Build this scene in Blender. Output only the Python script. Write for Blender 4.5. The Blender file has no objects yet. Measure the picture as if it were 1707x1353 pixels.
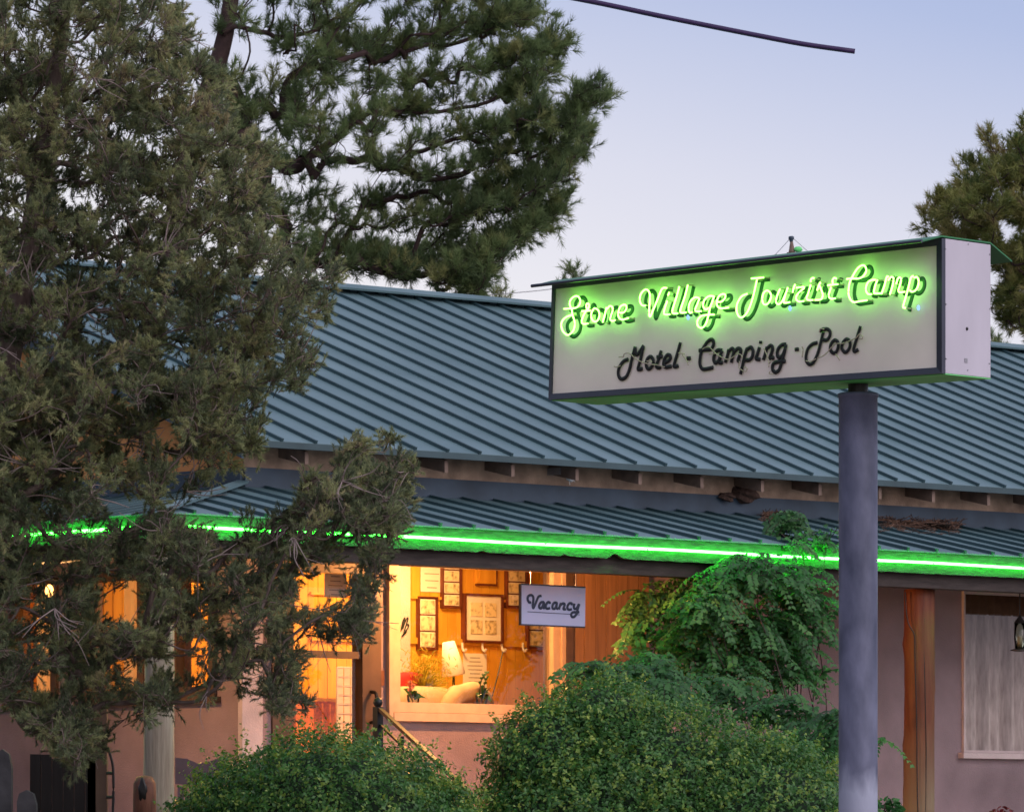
import bpy, math, random
import numpy as np
from mathutils import Vector

# ------------------------------------------------------------------ camera
CX, HOR, F, CAMZ = 853.5, 1400.0, 8900.0, 1.6
scene = bpy.context.scene
COL = scene.collection
cam_d = bpy.data.cameras.new("camera")
cam = bpy.data.objects.new("camera", cam_d)
COL.objects.link(cam)
cam.location = (0, 0, CAMZ)
cam.rotation_euler = (math.radians(90), 0, 0)
cam_d.sensor_width = 36
cam_d.lens = 36 * F / 1707
cam_d.shift_y = (HOR - 676.5) / 1707
cam_d.clip_end = 3000
cam_d.dof.use_dof = True
cam_d.dof.focus_distance = 31
cam_d.dof.aperture_fstop = 20
scene.camera = cam

# ------------------------------------------------------------------ world
SUN_EL, SUN_AZ = math.radians(9), Vector((0.80, -0.60, 0))
w = bpy.data.worlds.new("World")
scene.world = w
w.use_nodes = True
nt = w.node_tree
nt.nodes.clear()
N = nt.nodes.new
out = N("ShaderNodeOutputWorld")
bgn = N("ShaderNodeBackground")
bgn.inputs[1].default_value = 1.0
tc = N("ShaderNodeTexCoord")
sep = N("ShaderNodeSeparateXYZ")
nt.links.new(tc.outputs["Generated"], sep.inputs[0])
ramp = N("ShaderNodeValToRGB")
cr = ramp.color_ramp
stops = [(0.0, (.05, .045, .045)), (0.03, (.30, .28, .30)), (0.075, (.96, .93, .96)), (0.100, (.93, .91, .97)),
         (0.130, (.78, .79, .93)), (0.170, (.48, .565, .84)), (0.30, (.38, .45, .68)), (1.0, (.44, .47, .62))]
while len(cr.elements) < len(stops):
    cr.elements.new(0.5)
for e, (p, c) in zip(cr.elements, stops):
    e.position = p
    e.color = (*c, 1)
# a slow left-right drift, the sky is paler over the trees
mad = N("ShaderNodeMath"); mad.operation = 'MULTIPLY_ADD'
mad.inputs[1].default_value = 0.20
nt.links.new(sep.outputs["X"], mad.inputs[0])
nt.links.new(sep.outputs["Z"], mad.inputs[2])
nt.links.new(mad.outputs[0], ramp.inputs[0])
sky = N("ShaderNodeTexSky")
sky.sky_type = 'NISHITA'
sky.sun_disc = False
sky.sun_elevation = SUN_EL
sky.sun_rotation = math.atan2(SUN_AZ.x, SUN_AZ.y)
sm = N("ShaderNodeVectorMath"); sm.operation = 'SCALE'
sm.inputs["Scale"].default_value = 0.05
nt.links.new(sky.outputs[0], sm.inputs[0])
# afterglow behind the camera
dot = N("ShaderNodeVectorMath"); dot.operation = 'DOT_PRODUCT'
dot.inputs[1].default_value = (0.66, -0.60, 0.45)
nt.links.new(tc.outputs["Generated"], dot.inputs[0])
mr = N("ShaderNodeMapRange")
mr.inputs[1].default_value = 0.0; mr.inputs[2].default_value = 1.0
mr.inputs[3].default_value = 0.0; mr.inputs[4].default_value = 0.9
nt.links.new(dot.outputs["Value"], mr.inputs[0])
glow = N("ShaderNodeVectorMath"); glow.operation = 'SCALE'
glow.inputs[0].default_value = (1.0, .83, .86)
nt.links.new(mr.outputs[0], glow.inputs["Scale"])
a1 = N("ShaderNodeVectorMath"); a1.operation = 'ADD'
mx = N("ShaderNodeMix"); mx.data_type = 'RGBA'
mx.inputs[0].default_value = 0.9
nt.links.new(sm.outputs[0], mx.inputs[6])
nt.links.new(ramp.outputs[0], mx.inputs[7])
nt.links.new(mx.outputs[2], a1.inputs[0])
nt.links.new(glow.outputs[0], a1.inputs[1])
nt.links.new(a1.outputs[0], bgn.inputs[0])
nt.links.new(bgn.outputs[0], out.inputs[0])

# ------------------------------------------------------------------ sun
sd = bpy.data.lights.new("sun", 'SUN')
sd.energy = 0.95
sd.angle = math.radians(40)
sd.color = (1, .9, .86)
so = bpy.data.objects.new("sun", sd)
COL.objects.link(so)
dv = Vector((SUN_AZ.x * math.cos(SUN_EL), SUN_AZ.y * math.cos(SUN_EL), math.sin(SUN_EL) + .35))
so.rotation_euler = dv.to_track_quat('Z', 'Y').to_euler()
scene.view_settings.view_transform = 'Standard'
scene.view_settings.look = 'None'
scene.view_settings.exposure = 0
scene.view_settings.gamma = 1
scene.cycles.transparent_max_bounces = 24

# ------------------------------------------------------------------ geometry helpers
UP = np.array([0., 0., 1.])
def A(*v): return np.array(v, float)
def unit(v):
    v = np.asarray(v, float)
    return v / (np.linalg.norm(v, axis=-1, keepdims=True) + 1e-12)
def P(px, py, Y):
    """a point at distance Y along the view whose photo position is px, py"""
    return A((px - CX) / F * Y, Y, CAMZ + (HOR - py) / F * Y)

# building frame: s runs along the front (to the right, away), v goes into the building
BU, BV = unit(A(.747, .665, 0)), unit(A(-.665, .747, 0))
B0 = A((1000 - CX) / F * 44.5, 44.5, 0)
def B(s, v, z): return B0 + BU * s + BV * v + UP * z
def solveB(px, py, v):
    k = (px - CX) / F
    o = B0 + BV * v
    s = (k * o[1] - o[0]) / (BU[0] - BU[1] * k)
    Y = o[1] + s * BU[1]
    return s, CAMZ + (HOR - py) / F * Y
def solveS(px, py, s):
    k = (px - CX) / F
    o = B0 + BU * s
    v = (k * o[1] - o[0]) / (BV[0] - BV[1] * k)
    Y = o[1] + v * BV[1]
    return v, CAMZ + (HOR - py) / F * Y
def wr(x0, y0, x1, y1, v):
    """photo rectangle -> s0, s1, z0, z1 on the plane v"""
    s0, z1 = solveB(x0, y0, v)
    s1, z0 = solveB(x1, y1, v)
    return s0, s1, z0, z1

class MB:
    def __init__(s):
        s.v, s.f, s.t, s.n, s.sm, s.mi, s.cur = [], [], [], 0, False, [], 0
    def add(s, V, Fc, tint=.5):
        V = np.asarray(V, float)
        s.v.append(V)
        s.f += [tuple(i + s.n for i in f) for f in Fc]
        s.mi += [s.cur] * len(Fc)
        s.t.append(np.full(len(V), tint) if np.isscalar(tint) else np.asarray(tint))
        s.n += len(V)
        return s
    def hexa(s, p):   # 4 bottom + 4 top
        return s.add(p, [(3, 2, 1, 0), (4, 5, 6, 7), (0, 1, 5, 4), (1, 2, 6, 5), (2, 3, 7, 6), (3, 0, 4, 7)])
    def box(s, o, a, b, c):
        o, a, b, c = map(np.asarray, (o, a, b, c))
        return s.hexa([o, o + a, o + a + b, o + b, o + c, o + a + c, o + a + b + c, o + b + c])
    def bb(s, s0, s1, v0, v1, z0, z1):
        return s.box(B(s0, v0, z0), BU * (s1 - s0), BV * (v1 - v0), UP * (z1 - z0))
    def quad(s, a, b, c, d):
        return s.add([a, b, c, d], [(0, 1, 2, 3)])
    def tube(s, pts, r, n=6, cap=True, flat=None, tint=.5):
        pts = np.asarray(pts, float)
        m = len(pts)
        r = np.full(m, r) if np.isscalar(r) else np.asarray(r, float)
        tg = unit(np.gradient(pts, axis=0))
        ref = UP if flat is None else flat
        if flat is None and abs(tg[0] @ UP) > .95: ref = A(1, .2, 0)
        V = []
        for i in range(m):
            e1 = ref - tg[i] * (ref @ tg[i])
            if np.linalg.norm(e1) < 1e-3: e1 = A(1, 0, .1)
            e1 = unit(e1); e2 = np.cross(tg[i], e1)
            k = .35 if flat is not None else 1
            for j in range(n):
                a = 2 * math.pi * j / n
                V.append(pts[i] + r[i] * (k * math.cos(a) * e1 + math.sin(a) * e2))
        Fc = []
        for i in range(m - 1):
            for j in range(n):
                Fc.append((i * n + j, i * n + (j + 1) % n, (i + 1) * n + (j + 1) % n, (i + 1) * n + j))
        if cap:
            Fc += [tuple(range(n - 1, -1, -1)), tuple((m - 1) * n + j for j in range(n))]
        return s.add(V, Fc, tint)
    def lathe(s, c, prof, n=20, axis=UP):
        axis = unit(axis)
        e1 = unit(np.cross(axis, A(.3, 1, .1))); e2 = np.cross(axis, e1)
        V, Fc = [], []
        for r, z in prof:
            for j in range(n):
                a = 2 * math.pi * j / n
                V.append(c + axis * z + r * (math.cos(a) * e1 + math.sin(a) * e2))
        m = len(prof)
        for i in range(m - 1):
            for j in range(n):
                Fc.append((i * n + j, i * n + (j + 1) % n, (i + 1) * n + (j + 1) % n, (i + 1) * n + j))
        Fc += [tuple(range(n - 1, -1, -1)), tuple((m - 1) * n + j for j in range(n))]
        return s.add(V, Fc)
    def blob(s, c, rad, seed=0, amp=.12, n=10, m=14):
        rg = np.random.default_rng(seed); ph = rg.uniform(0, 6, 6)
        V = []
        for i in range(n + 1):
            th = math.pi * i / n
            for j in range(m):
                a = 2 * math.pi * j / m
                d = A(math.sin(th) * math.cos(a), math.sin(th) * math.sin(a), math.cos(th))
                k = 1 + amp * (math.sin(3 * d[0] + ph[0]) * math.sin(3.3 * d[1] + ph[1]) + .6 * math.sin(6 * d[2] + ph[2] + 4 * d[0]))
                V.append(np.asarray(c) + d * np.asarray(rad) * k)
        Fc = [(i * m + j, i * m + (j + 1) % m, (i + 1) * m + (j + 1) % m, (i + 1) * m + j) for i in range(n) for j in range(m)]
        return s.add(V, Fc)
    def build(s, name, mat, parent=None, smooth=False, base=None, mat2=None):
        V = np.concatenate(s.v)
        root = parent
        while root is not None and root.parent is not None: root = root.parent
        if root is not None: L = np.array(root.location)
        elif base is not None: L = np.asarray(base, float)
        else: L = A(*(V.min(0) + V.max(0))[:2] / 2, V[:, 2].min())
        me = bpy.data.meshes.new(name)
        me.from_pydata((V - L).tolist(), [], s.f)
        at = me.attributes.new("tint", 'FLOAT', 'POINT')
        at.data.foreach_set("value", np.concatenate(s.t).astype(np.float32))
        if smooth: me.polygons.foreach_set("use_smooth", np.ones(len(me.polygons), bool))
        me.materials.append(mat)
        if mat2:
            me.materials.append(mat2); me.polygons.foreach_set("material_index", s.mi)
        o = bpy.data.objects.new(name, me)
        COL.objects.link(o)
        if parent is not None: o.parent = parent
        else: o.location = L
        return o

def tri_mesh(name, V, Fc, tint, mat, parent):
    """big foliage mesh from arrays; V (n,3), Fc (m,3)"""
    root = parent
    while root.parent is not None: root = root.parent
    V = V - np.array(root.location)
    me = bpy.data.meshes.new(name)
    me.vertices.add(len(V)); me.vertices.foreach_set("co", V.astype(np.float32).ravel())
    k = Fc.shape[1]
    me.loops.add(Fc.size); me.loops.foreach_set("vertex_index", Fc.astype(np.int32).ravel())
    me.polygons.add(len(Fc))
    me.polygons.foreach_set("loop_start", np.arange(0, Fc.size, k, dtype=np.int32))
    me.polygons.foreach_set("loop_total", np.full(len(Fc), k, np.int32))
    at = me.attributes.new("tint", 'FLOAT', 'POINT')
    at.data.foreach_set("value", tint.astype(np.float32))
    me.update(calc_edges=True)
    me.materials.append(mat)
    o = bpy.data.objects.new(name, me)
    COL.objects.link(o); o.parent = parent
    return o

def tag(o, label, cat, group=None, kind=None):
    if label: o["label"] = label
    if cat: o["category"] = cat
    if group: o["group"] = group
    if kind: o["kind"] = kind
    return o
def thing(name, label, cat, loc, group=None):
    o = bpy.data.objects.new(name, None)
    COL.objects.link(o); o.location = tuple(loc)
    return tag(o, label, cat, group)

def smooth_path(pts, k=5):
    p = np.asarray(pts, float)
    if len(p) < 3: return p
    q = np.vstack([2 * p[0] - p[1], p, 2 * p[-1] - p[-2]])
    if np.allclose(p[0], p[-1]): q[0], q[-1] = p[-2], p[1]
    o = []
    for i in range(1, len(q) - 2):
        for t in np.linspace(0, 1, k, endpoint=False):
            o.append(.5 * (2 * q[i] + (q[i + 1] - q[i - 1]) * t + (2 * q[i - 1] - 5 * q[i] + 4 * q[i + 1] - q[i + 2]) * t * t
                           + (3 * q[i] - q[i - 1] - 3 * q[i + 1] + q[i + 2]) * t ** 3))
    o.append(p[-1])
    return np.array(o)

# ------------------------------------------------------------------ materials
def mat(name, c, rough=.6, var=.18, scale=6., c2=None, stretch=(1, 1, 1), bump=0., bscale=60., metal=0., spec=.4, detail=4., lo=.3, hi=.7):
    m = bpy.data.materials.new(name); m.use_nodes = True
    t = m.node_tree; b = t.nodes["Principled BSDF"]
    b.inputs["Roughness"].default_value = rough
    b.inputs["Metallic"].default_value = metal
    b.inputs["Specular IOR Level"].default_value = spec
    tc = t.nodes.new("ShaderNodeTexCoord"); mp = t.nodes.new("ShaderNodeMapping")
    mp.inputs["Scale"].default_value = stretch
    nz = t.nodes.new("ShaderNodeTexNoise"); nz.inputs["Scale"].default_value = scale; nz.inputs["Detail"].default_value = detail
    rp = t.nodes.new("ShaderNodeValToRGB")
    c = np.array(c)
    k0, k1 = (c * (1 - var), np.minimum(c * (1 + var), 1)) if c2 is None else (c, np.array(c2))
    rp.color_ramp.elements[0].position = lo; rp.color_ramp.elements[1].position = hi
    rp.color_ramp.elements[0].color = (*k0, 1); rp.color_ramp.elements[1].color = (*k1, 1)
    L = t.links.new
    L(tc.outputs["Object"], mp.inputs[0]); L(mp.outputs[0], nz.inputs["Vector"])
    L(nz.outputs[0], rp.inputs[0]); L(rp.outputs[0], b.inputs["Base Color"])
    if bump:
        n2 = t.nodes.new("ShaderNodeTexNoise"); n2.inputs["Scale"].default_value = bscale; n2.inputs["Detail"].default_value = 5
        bp = t.nodes.new("ShaderNodeBump"); bp.inputs["Strength"].default_value = bump; bp.inputs["Distance"].default_value = .01
        L(mp.outputs[0], n2.inputs["Vector"]); L(n2.outputs[0], bp.inputs["Height"]); L(bp.outputs[0], b.inputs["Normal"])
    return m
def emis(name, c, k):
    m = bpy.data.materials.new(name); m.use_nodes = True
    t = m.node_tree; t.nodes.clear()
    e = t.nodes.new("ShaderNodeEmission"); e.inputs[0].default_value = (*c, 1); e.inputs[1].default_value = k
    o = t.nodes.new("ShaderNodeOutputMaterial"); t.links.new(e.outputs[0], o.inputs[0])
    return m
def glassm(name, tint=(.97, .97, .97), refl=1.45, rough=.02):
    m = bpy.data.materials.new(name); m.use_nodes = True
    t = m.node_tree; t.nodes.clear()
    tr = t.nodes.new("ShaderNodeBsdfTransparent"); tr.inputs[0].default_value = (*tint, 1)
    gl = t.nodes.new("ShaderNodeBsdfGlossy"); gl.inputs["Roughness"].default_value = rough
    fr = t.nodes.new("ShaderNodeFresnel"); fr.inputs[0].default_value = refl
    mx = t.nodes.new("ShaderNodeMixShader"); o = t.nodes.new("ShaderNodeOutputMaterial")
    t.links.new(fr.outputs[0], mx.inputs[0]); t.links.new(tr.outputs[0], mx.inputs[1]); t.links.new(gl.outputs[0], mx.inputs[2])
    t.links.new(mx.outputs[0], o.inputs[0])
    return m
def leafm(name, stops, rough=.5, transl=.3, spec=.3):
    m = bpy.data.materials.new(name); m.use_nodes = True
    t = m.node_tree; b = t.nodes["Principled BSDF"]
    at = t.nodes.new("ShaderNodeAttribute"); at.attribute_name = "tint"
    rp = t.nodes.new("ShaderNodeValToRGB")
    while len(rp.color_ramp.elements) < len(stops): rp.color_ramp.elements.new(.5)
    for e, (p, c) in zip(rp.color_ramp.elements, stops): e.position = p; e.color = (*c, 1)
    b.inputs["Roughness"].default_value = rough; b.inputs["Specular IOR Level"].default_value = spec
    tl = t.nodes.new("ShaderNodeBsdfTranslucent"); mx = t.nodes.new("ShaderNodeMixShader"); mx.inputs[0].default_value = transl
    o = t.nodes["Material Output"]; L = t.links.new
    L(at.outputs["Fac"], rp.inputs[0]); L(rp.outputs[0], b.inputs["Base Color"]); L(rp.outputs[0], tl.inputs[0])
    L(b.outputs[0], mx.inputs[1]); L(tl.outputs[0], mx.inputs[2]); L(mx.outputs[0], o.inputs[0])
    return m

M = {}
M['ground'] = mat("dry_soil", (.16, .12, .09), .9, .35, 1.2, bump=.6, bscale=20)
M['asphalt'] = mat("asphalt", (.05, .05, .052), .85, .25, 30, bump=.4, bscale=120)
M['roof'] = mat("teal_roof_metal", (.072, .138, .152), .42, .30, 1.1, c2=(.122, .205, .225), stretch=(1, 1, 2.0), detail=9, bump=.05, bscale=3, spec=.5)
M['seam_shade'] = mat("seam_shade_teal", (.032, .070, .080), .45, .2, 2)  # shade on the sides of the roof ribs, put into a darker teal
M['eave'] = mat("dark_teal_eave", (.035, .070, .080), .5, .2, 3)
M['flash'] = mat("dark_flashing", (.036, .062, .092), .5, .3, 3)
M['trimgreen'] = mat("green_painted_board", (.024, .060, .034), .55, .5, 9, stretch=(1, 1, 5), bump=.5, bscale=25)
M['stucco'] = mat("stucco", (.25, .185, .197), .9, .30, 1.3, detail=8, bump=.5, bscale=70)
M['frieze'] = mat("frieze_stucco", (.42, .30, .215), .9, .4, 5, bump=.5, bscale=60)
M['ochre'] = mat("ochre_stucco", (.62, .27, .095), .9, .15, 2, bump=.4, bscale=60)
M['pale'] = mat("pale_plaster", (.52, .43, .42), .9, .12, 5, bump=.4, bscale=60)
M['rafter'] = mat("rafter_wood", (.20, .14, .11), .8, .3, 8)
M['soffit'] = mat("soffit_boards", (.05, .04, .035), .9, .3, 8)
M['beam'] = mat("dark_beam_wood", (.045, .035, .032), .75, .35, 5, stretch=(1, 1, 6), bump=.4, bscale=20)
M['doorwood'] = mat("brown_door_paint", (.085, .05, .03), .5, .2, 6)
M['trim'] = mat("tan_window_trim", (.46, .33, .23), .6, .1, 8)
M['log'] = mat("red_brown_log", (.10, .022, .008), .65, .3, 7, c2=(.165, .05, .02), stretch=(3, 3, .35), bump=.5, bscale=16)
M['greylog'] = mat("weathered_log", (.24, .20, .15), .8, .3, 7, c2=(.36, .32, .25), stretch=(5, 5, .4), bump=.5, bscale=18)
M['plank'] = mat("honey_pine_planks", (.58, .27, .028), .5, .2, 3.5, c2=(.74, .40, .05), stretch=(3, 3, .35), bump=.1)
M['siding'] = mat("brown_wood_siding", (.26, .13, .055), .6, .25, 4, stretch=(6, 6, .4))
M['darkframe'] = mat("mahogany_frame", (.13, .035, .018), .4, .3, 8)
M['matboard'] = mat("white_mat_board", (.80, .76, .66), .8, .03, 4)
M['paper'] = mat("paper", (.78, .74, .68), .8, .03, 4)
M['photo'] = mat("sepia_picture", (.26, .20, .11), .5, 0, 22, c2=(.82, .70, .44), lo=.30, hi=.52)
M['ink'] = mat("grey_print", (.28, .25, .22), .7, .1, 30)
M['sofa'] = mat("cream_upholstery", (.50, .38, .25), .9, .12, 9)
M['red'] = mat("red_fabric", (.45, .03, .04), .8, .15, 9)
M['shade'] = mat("white_lamp_shade", (.85, .80, .70), .8, .03, 4)
M['white'] = mat("white_paint", (.70, .70, .71), .5, .05, 3)
M['signwhite'] = mat("white_sheet_metal", (.50, .485, .555), .5, .10, 3.5, stretch=(1, 1, .4))
M['signface'] = mat("cream_sign_face", (.80, .73, .645), .5, .10, 2.2)
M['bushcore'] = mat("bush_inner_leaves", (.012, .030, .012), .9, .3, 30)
M['signframe'] = mat("dark_blue_frame", (.025, .030, .05), .35, .25, 4, spec=.5)
M['signcap'] = mat("dark_green_cap", (.02, .16, .055), .4, .25, 3)
M['signunder'] = mat("green_underside", (.15, .72, .2), .5, .3, 2)  # sign underside: green neon glow put into the base colour
M['letter'] = mat("black_channel_letter", (.010, .012, .014), .4, .2, 9)
M['gletter'] = mat("dark_green_channel_letter", (.015, .075, .035), .4, .25, 9)
M['navy'] = mat("navy_lettering", (.015, .025, .06), .5, .1, 9)
M['vacancy'] = mat("pale_blue_board", (.42, .45, .66), .55, .05, 4)
M['pole'] = mat("blue_grey_pole_paint", (.042, .052, .092), .55, .3, 8, c2=(.165, .180, .27), stretch=(1, 1, .45), bump=.3, bscale=24, detail=9, lo=.25, hi=.75)
def worn(m, zmid, c, soft=.10, amp=.5, sc=14, flip=False):
    """paint worn to another colour below a ragged height"""
    t = m.node_tree; L = t.links.new; b = t.nodes["Principled BSDF"]
    src = b.inputs["Base Color"].links[0].from_socket
    g_ = t.nodes.new("ShaderNodeNewGeometry"); sp_ = t.nodes.new("ShaderNodeSeparateXYZ"); L(g_.outputs["Position"], sp_.inputs[0])
    nz = t.nodes.new("ShaderNodeTexNoise"); nz.inputs["Scale"].default_value = sc; nz.inputs["Detail"].default_value = 8
    mp = t.nodes.new("ShaderNodeMapping"); mp.inputs["Scale"].default_value = (1, 1, .35); L(g_.outputs["Position"], mp.inputs[0]); L(mp.outputs[0], nz.inputs["Vector"])
    ma = t.nodes.new("ShaderNodeMath"); ma.operation = 'MULTIPLY_ADD'; ma.inputs[1].default_value = amp; L(nz.outputs[0], ma.inputs[0]); L(sp_.outputs["Z"], ma.inputs[2])
    mr = t.nodes.new("ShaderNodeMapRange"); mr.inputs[1].default_value = zmid + amp * .5 + soft; mr.inputs[2].default_value = zmid + amp * .5 - soft
    L(ma.outputs[0], mr.inputs[0])
    mx = t.nodes.new("ShaderNodeMix"); mx.data_type = 'RGBA'; L(mr.outputs[0], mx.inputs[0]); L(src, mx.inputs[6]); mx.inputs[7].default_value = (*c, 1)
    L(mx.outputs[2], b.inputs["Base Color"])
worn(M['pole'], P(0, 1300, 27.8)[2], (.34, .37, .48), .07, .22)
worn(M['log'], 2.2, (.20, .145, .09), .45, .5, 6)
M['iron'] = mat("black_wrought_iron", (.012, .011, .011), .4, .2, 9)
M['brass'] = mat("worn_copper_rail", (.13, .05, .022), .4, .2, 9)
M['bark'] = mat("grey_brown_bark", (.085, .06, .05), .95, .35, 14, c2=(.17, .13, .115), stretch=(1, 1, .4), bump=.8, bscale=30)
M['deadtwig'] = mat("pale_dead_twigs", (.24, .19, .18), .9, .2, 9)
M['darkbark'] = mat("dark_reddish_bark", (.05, .03, .028), .95, .35, 9, bump=.8, bscale=30)
M['curtain'] = mat("lace_curtain", (.36, .28, .24), .9, .22, 9, c2=(.66, .56, .51), stretch=(3, 3, .5))
M['valance'] = mat("brown_valance", (.20, .11, .06), .9, .2, 9)
M['gcurtain'] = leafm("white_curtain", [(0, (.66, .54, .40)), (1, (.66, .54, .40))], .9, .55, .1)
M['cable'] = mat("purple_black_cable", (.03, .012, .07), .5, .1, 9)
M['grey'] = mat("grey_metal", (.30, .30, .32), .4, .1, 9, metal=.5)
M['glasstube'] = mat("unlit_glass_tube", (.42, .38, .27), .15, .2, 9, spec=.8)
M['terracotta'] = mat("terracotta", (.40, .14, .08), .8, .2, 9)
M['needles_dead'] = mat("dead_needle_litter", (.10, .055, .035), .95, .5, 30, bump=1, bscale=60)
M['mud'] = mat("dried_mud", (.075, .045, .035), .95, .3, 20, bump=1, bscale=40)
M['bench'] = mat("purple_brown_wood", (.095, .065, .085), .7, .25, 6)
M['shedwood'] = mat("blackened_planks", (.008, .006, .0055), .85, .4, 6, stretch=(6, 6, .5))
M['stone'] = mat("dark_grey_stone", (.06, .06, .065), .9, .35, 6, bump=.8, bscale=15)
M['carved'] = mat("carved_red_wood", (.15, .06, .035), .6, .35, 8, stretch=(4, 4, .6), bump=.4)
M['desk'] = mat("orange_desk_wood", (.62, .22, .04), .5, .15, 5, stretch=(1, 1, 4))
M['neon'] = emis("green_neon_glow", (.040, 1.0, .040), 44)
M['signneon'] = emis("sign_neon_glow", (.22, 1.0, .085), 11.5)
M['blueglow'] = emis("blue_electrode_glow", (.35, .6, 1.0), 1.3)
M['warmglow'] = emis("warm_bulb_glow", (1.0, .42, .10), 7)
M['pane'] = glassm("window_glass", rough=0.0)
M['vase'] = glassm("vase_glass", (.8, .85, .75), 1.5)
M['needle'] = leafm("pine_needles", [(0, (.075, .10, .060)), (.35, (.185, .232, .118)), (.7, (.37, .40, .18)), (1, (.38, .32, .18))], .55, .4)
M['needle2'] = leafm("dark_pine_needles", [(0, (.085, .13, .06)), (.5, (.19, .27, .105)), (1, (.32, .33, .13))], .55, .45)
M['needle3'] = leafm("olive_pine_needles", [(0, (.08, .13, .035)), (.5, (.23, .25, .07)), (1, (.36, .29, .13))], .55, .3)
M['bushleaf'] = leafm("small_bush_leaves", [(0, (.022, .085, .020)), (.5, (.07, .215, .045)), (1, (.33, .43, .07))], .4, .35, .45)
M['vineleaf'] = leafm("vine_leaves", [(0, (.022, .070, .022)), (.5, (.055, .19, .055)), (1, (.13, .31, .08))], .42, .5, .45)
M['fern'] = leafm("yellow_fern", [(0, (.20, .20, .02)), (1, (.62, .50, .05))], .6, .3)
M['petal'] = leafm("flower_petals", [(0, (.70, .48, .42)), (1, (.75, .12, .10))], .6, .3)
M['redflower'] = leafm("red_flowers", [(0, (.10, .012, .015)), (1, (.28, .02, .03))], .6, .2)

# ------------------------------------------------------------------ ground
def gz(Y):
    t = min(max((Y - 14) / 24, 0), 1)
    return 1.1 * t * t * (3 - 2 * t)
g = MB()
ys = [-60, 0, 10, 14] + list(np.linspace(16, 38, 12)) + [44, 60, 120, 400, 1500]
xs = [-1200, -200, -40, -10, 0, 10, 40, 200, 1200]
V = [A(x, y, gz(y)) for y in ys for x in xs]
n = len(xs)
g.add(V, [(j * n + i, j * n + i + 1, (j + 1) * n + i + 1, (j + 1) * n + i) for j in range(len(ys) - 1) for i in range(n - 1)])
tag(g.build("ground", M['ground'], base=A(0, 0, 0)), None, None, kind="structure")
g = MB(); g.quad(A(-300, 2, .004), A(300, 2, .004), A(300, 11, .004), A(-300, 11, .004))
tag(g.build("road", M['asphalt'], base=A(0, 0, 0)), None, None, kind="structure")

# ------------------------------------------------------------------ motel building
PF = -.06             # porch roof edge
VW = 1.78             # front wall
SC = solveB(405, 900, VW)[0]   # building corner
SE = 17.0             # far end
VE = 1.38             # main eave
_s, ZE = solveB(1247, 785, VE)
VR, ZR = solveS(580, 485, _s)  # ridge
PIT = (ZR - ZE) / (VR - VE)
SF = -4.56            # porch corner
FZ0, FZ1 = solveB(850, 922, PF)[1], solveB(850, 885, PF)[1]   # porch fascia
ZJ = solveB(850, 836.5, VW)[1]  # porch roof meets wall
FLOOR = 1.80
bld = thing("motel_building", "long tan stucco motel office with teal standing seam roof and green neon lit porch", "building", B(5, 4, 1.1))

def grid_wall(mb, fr, a0, a1, z0, z1, holes, th, reveal=True):
    """fr(a, d, z) -> world; holes: (a0,a1,z0,z1); outer face d=0, inner d=th"""
    As = sorted({a0, a1, *[h[0] for h in holes], *[h[1] for h in holes]})
    Zs = sorted({z0, z1, *[h[2] for h in holes], *[h[3] for h in holes]})
    for i in range(len(As) - 1):
        for j in range(len(Zs) - 1):
            ca, cz = (As[i] + As[i + 1]) / 2, (Zs[j] + Zs[j + 1]) / 2
            if any(h[0] < ca < h[1] and h[2] < cz < h[3] for h in holes): continue
            for d in (0, th):
                mb.quad(fr(As[i], d, Zs[j]), fr(As[i + 1], d, Zs[j]), fr(As[i + 1], d, Zs[j + 1]), fr(As[i], d, Zs[j + 1]))
    for h in holes:
        c = [(h[0], h[2]), (h[1], h[2]), (h[1], h[3]), (h[0], h[3])]
        for k in range(4):
            (p, q), (r, t) = c[k], c[(k + 1) % 4]
            mb.quad(fr(p, 0, q), fr(r, 0, t), fr(r, th, t), fr(p, th, q))
front = lambda a, d, z: B(a, VW + d, z)
side = lambda a, d, z: B(SC + d, a, z)

win_main = wr(651, 925, 931, 1192, VW)
win_right = wr(1603, 985, 1760, 1256, VW)
door_o = wr(452, 930, 633, 1372, VW)
door_o = (door_o[0], door_o[1], FLOOR, door_o[3])
wL = []
for (x0, x1, y0, y1) in ((288, 362, 955, 1160), (140, 243, 955, 1165), (20, 98, 960, 1170)):
    v1, zt = solveS(x0, y0, SC); v0, zb = solveS(x1, y1, SC)
    wL.append((v0, v1, zb, zt))
ZW = ZE + .12
mb = MB(); grid_wall(mb, front, SC, SE, 1.0, ZJ + .14, [win_main, win_right, door_o], .2)
mb.build("wall", M['stucco'], bld)
mb = MB(); mb.bb(SC + .01, SE, VW - .002, VW + .2, ZJ + .14, ZE + .085)
mb.build("frieze", M['frieze'], bld)
mb = MB(); grid_wall(mb, side, VW + .003, 12.6, 1.0, 4.62, wL, .2)
mb.build("side_wall", M['stucco'], bld)
mb = MB()
def gp(v): return ZE + PIT * ((v - VE) if v < VR else (2 * VR - VE - v)) - .02
vs = [VW + .003, 4, 6, VR, 9, 11, 12.6]
for i in range(len(vs) - 1):
    for d in (0., .2):
        mb.quad(B(SC + d, vs[i], 4.62), B(SC + d, vs[i + 1], 4.62), B(SC + d, vs[i + 1], gp(vs[i + 1])), B(SC + d, vs[i], gp(vs[i])))
mb.build("gable_wall", M['ochre'], bld)
mb = MB(); mb.bb(SC + .2, SE, 12.4, 12.6, 1.0, ZE - .1); mb.bb(SE - .2, SE - .01, VW + .21, 12.39, 1.0, ZE - .1)
mb.build("rear_wall", M['stucco'], bld)
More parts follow.
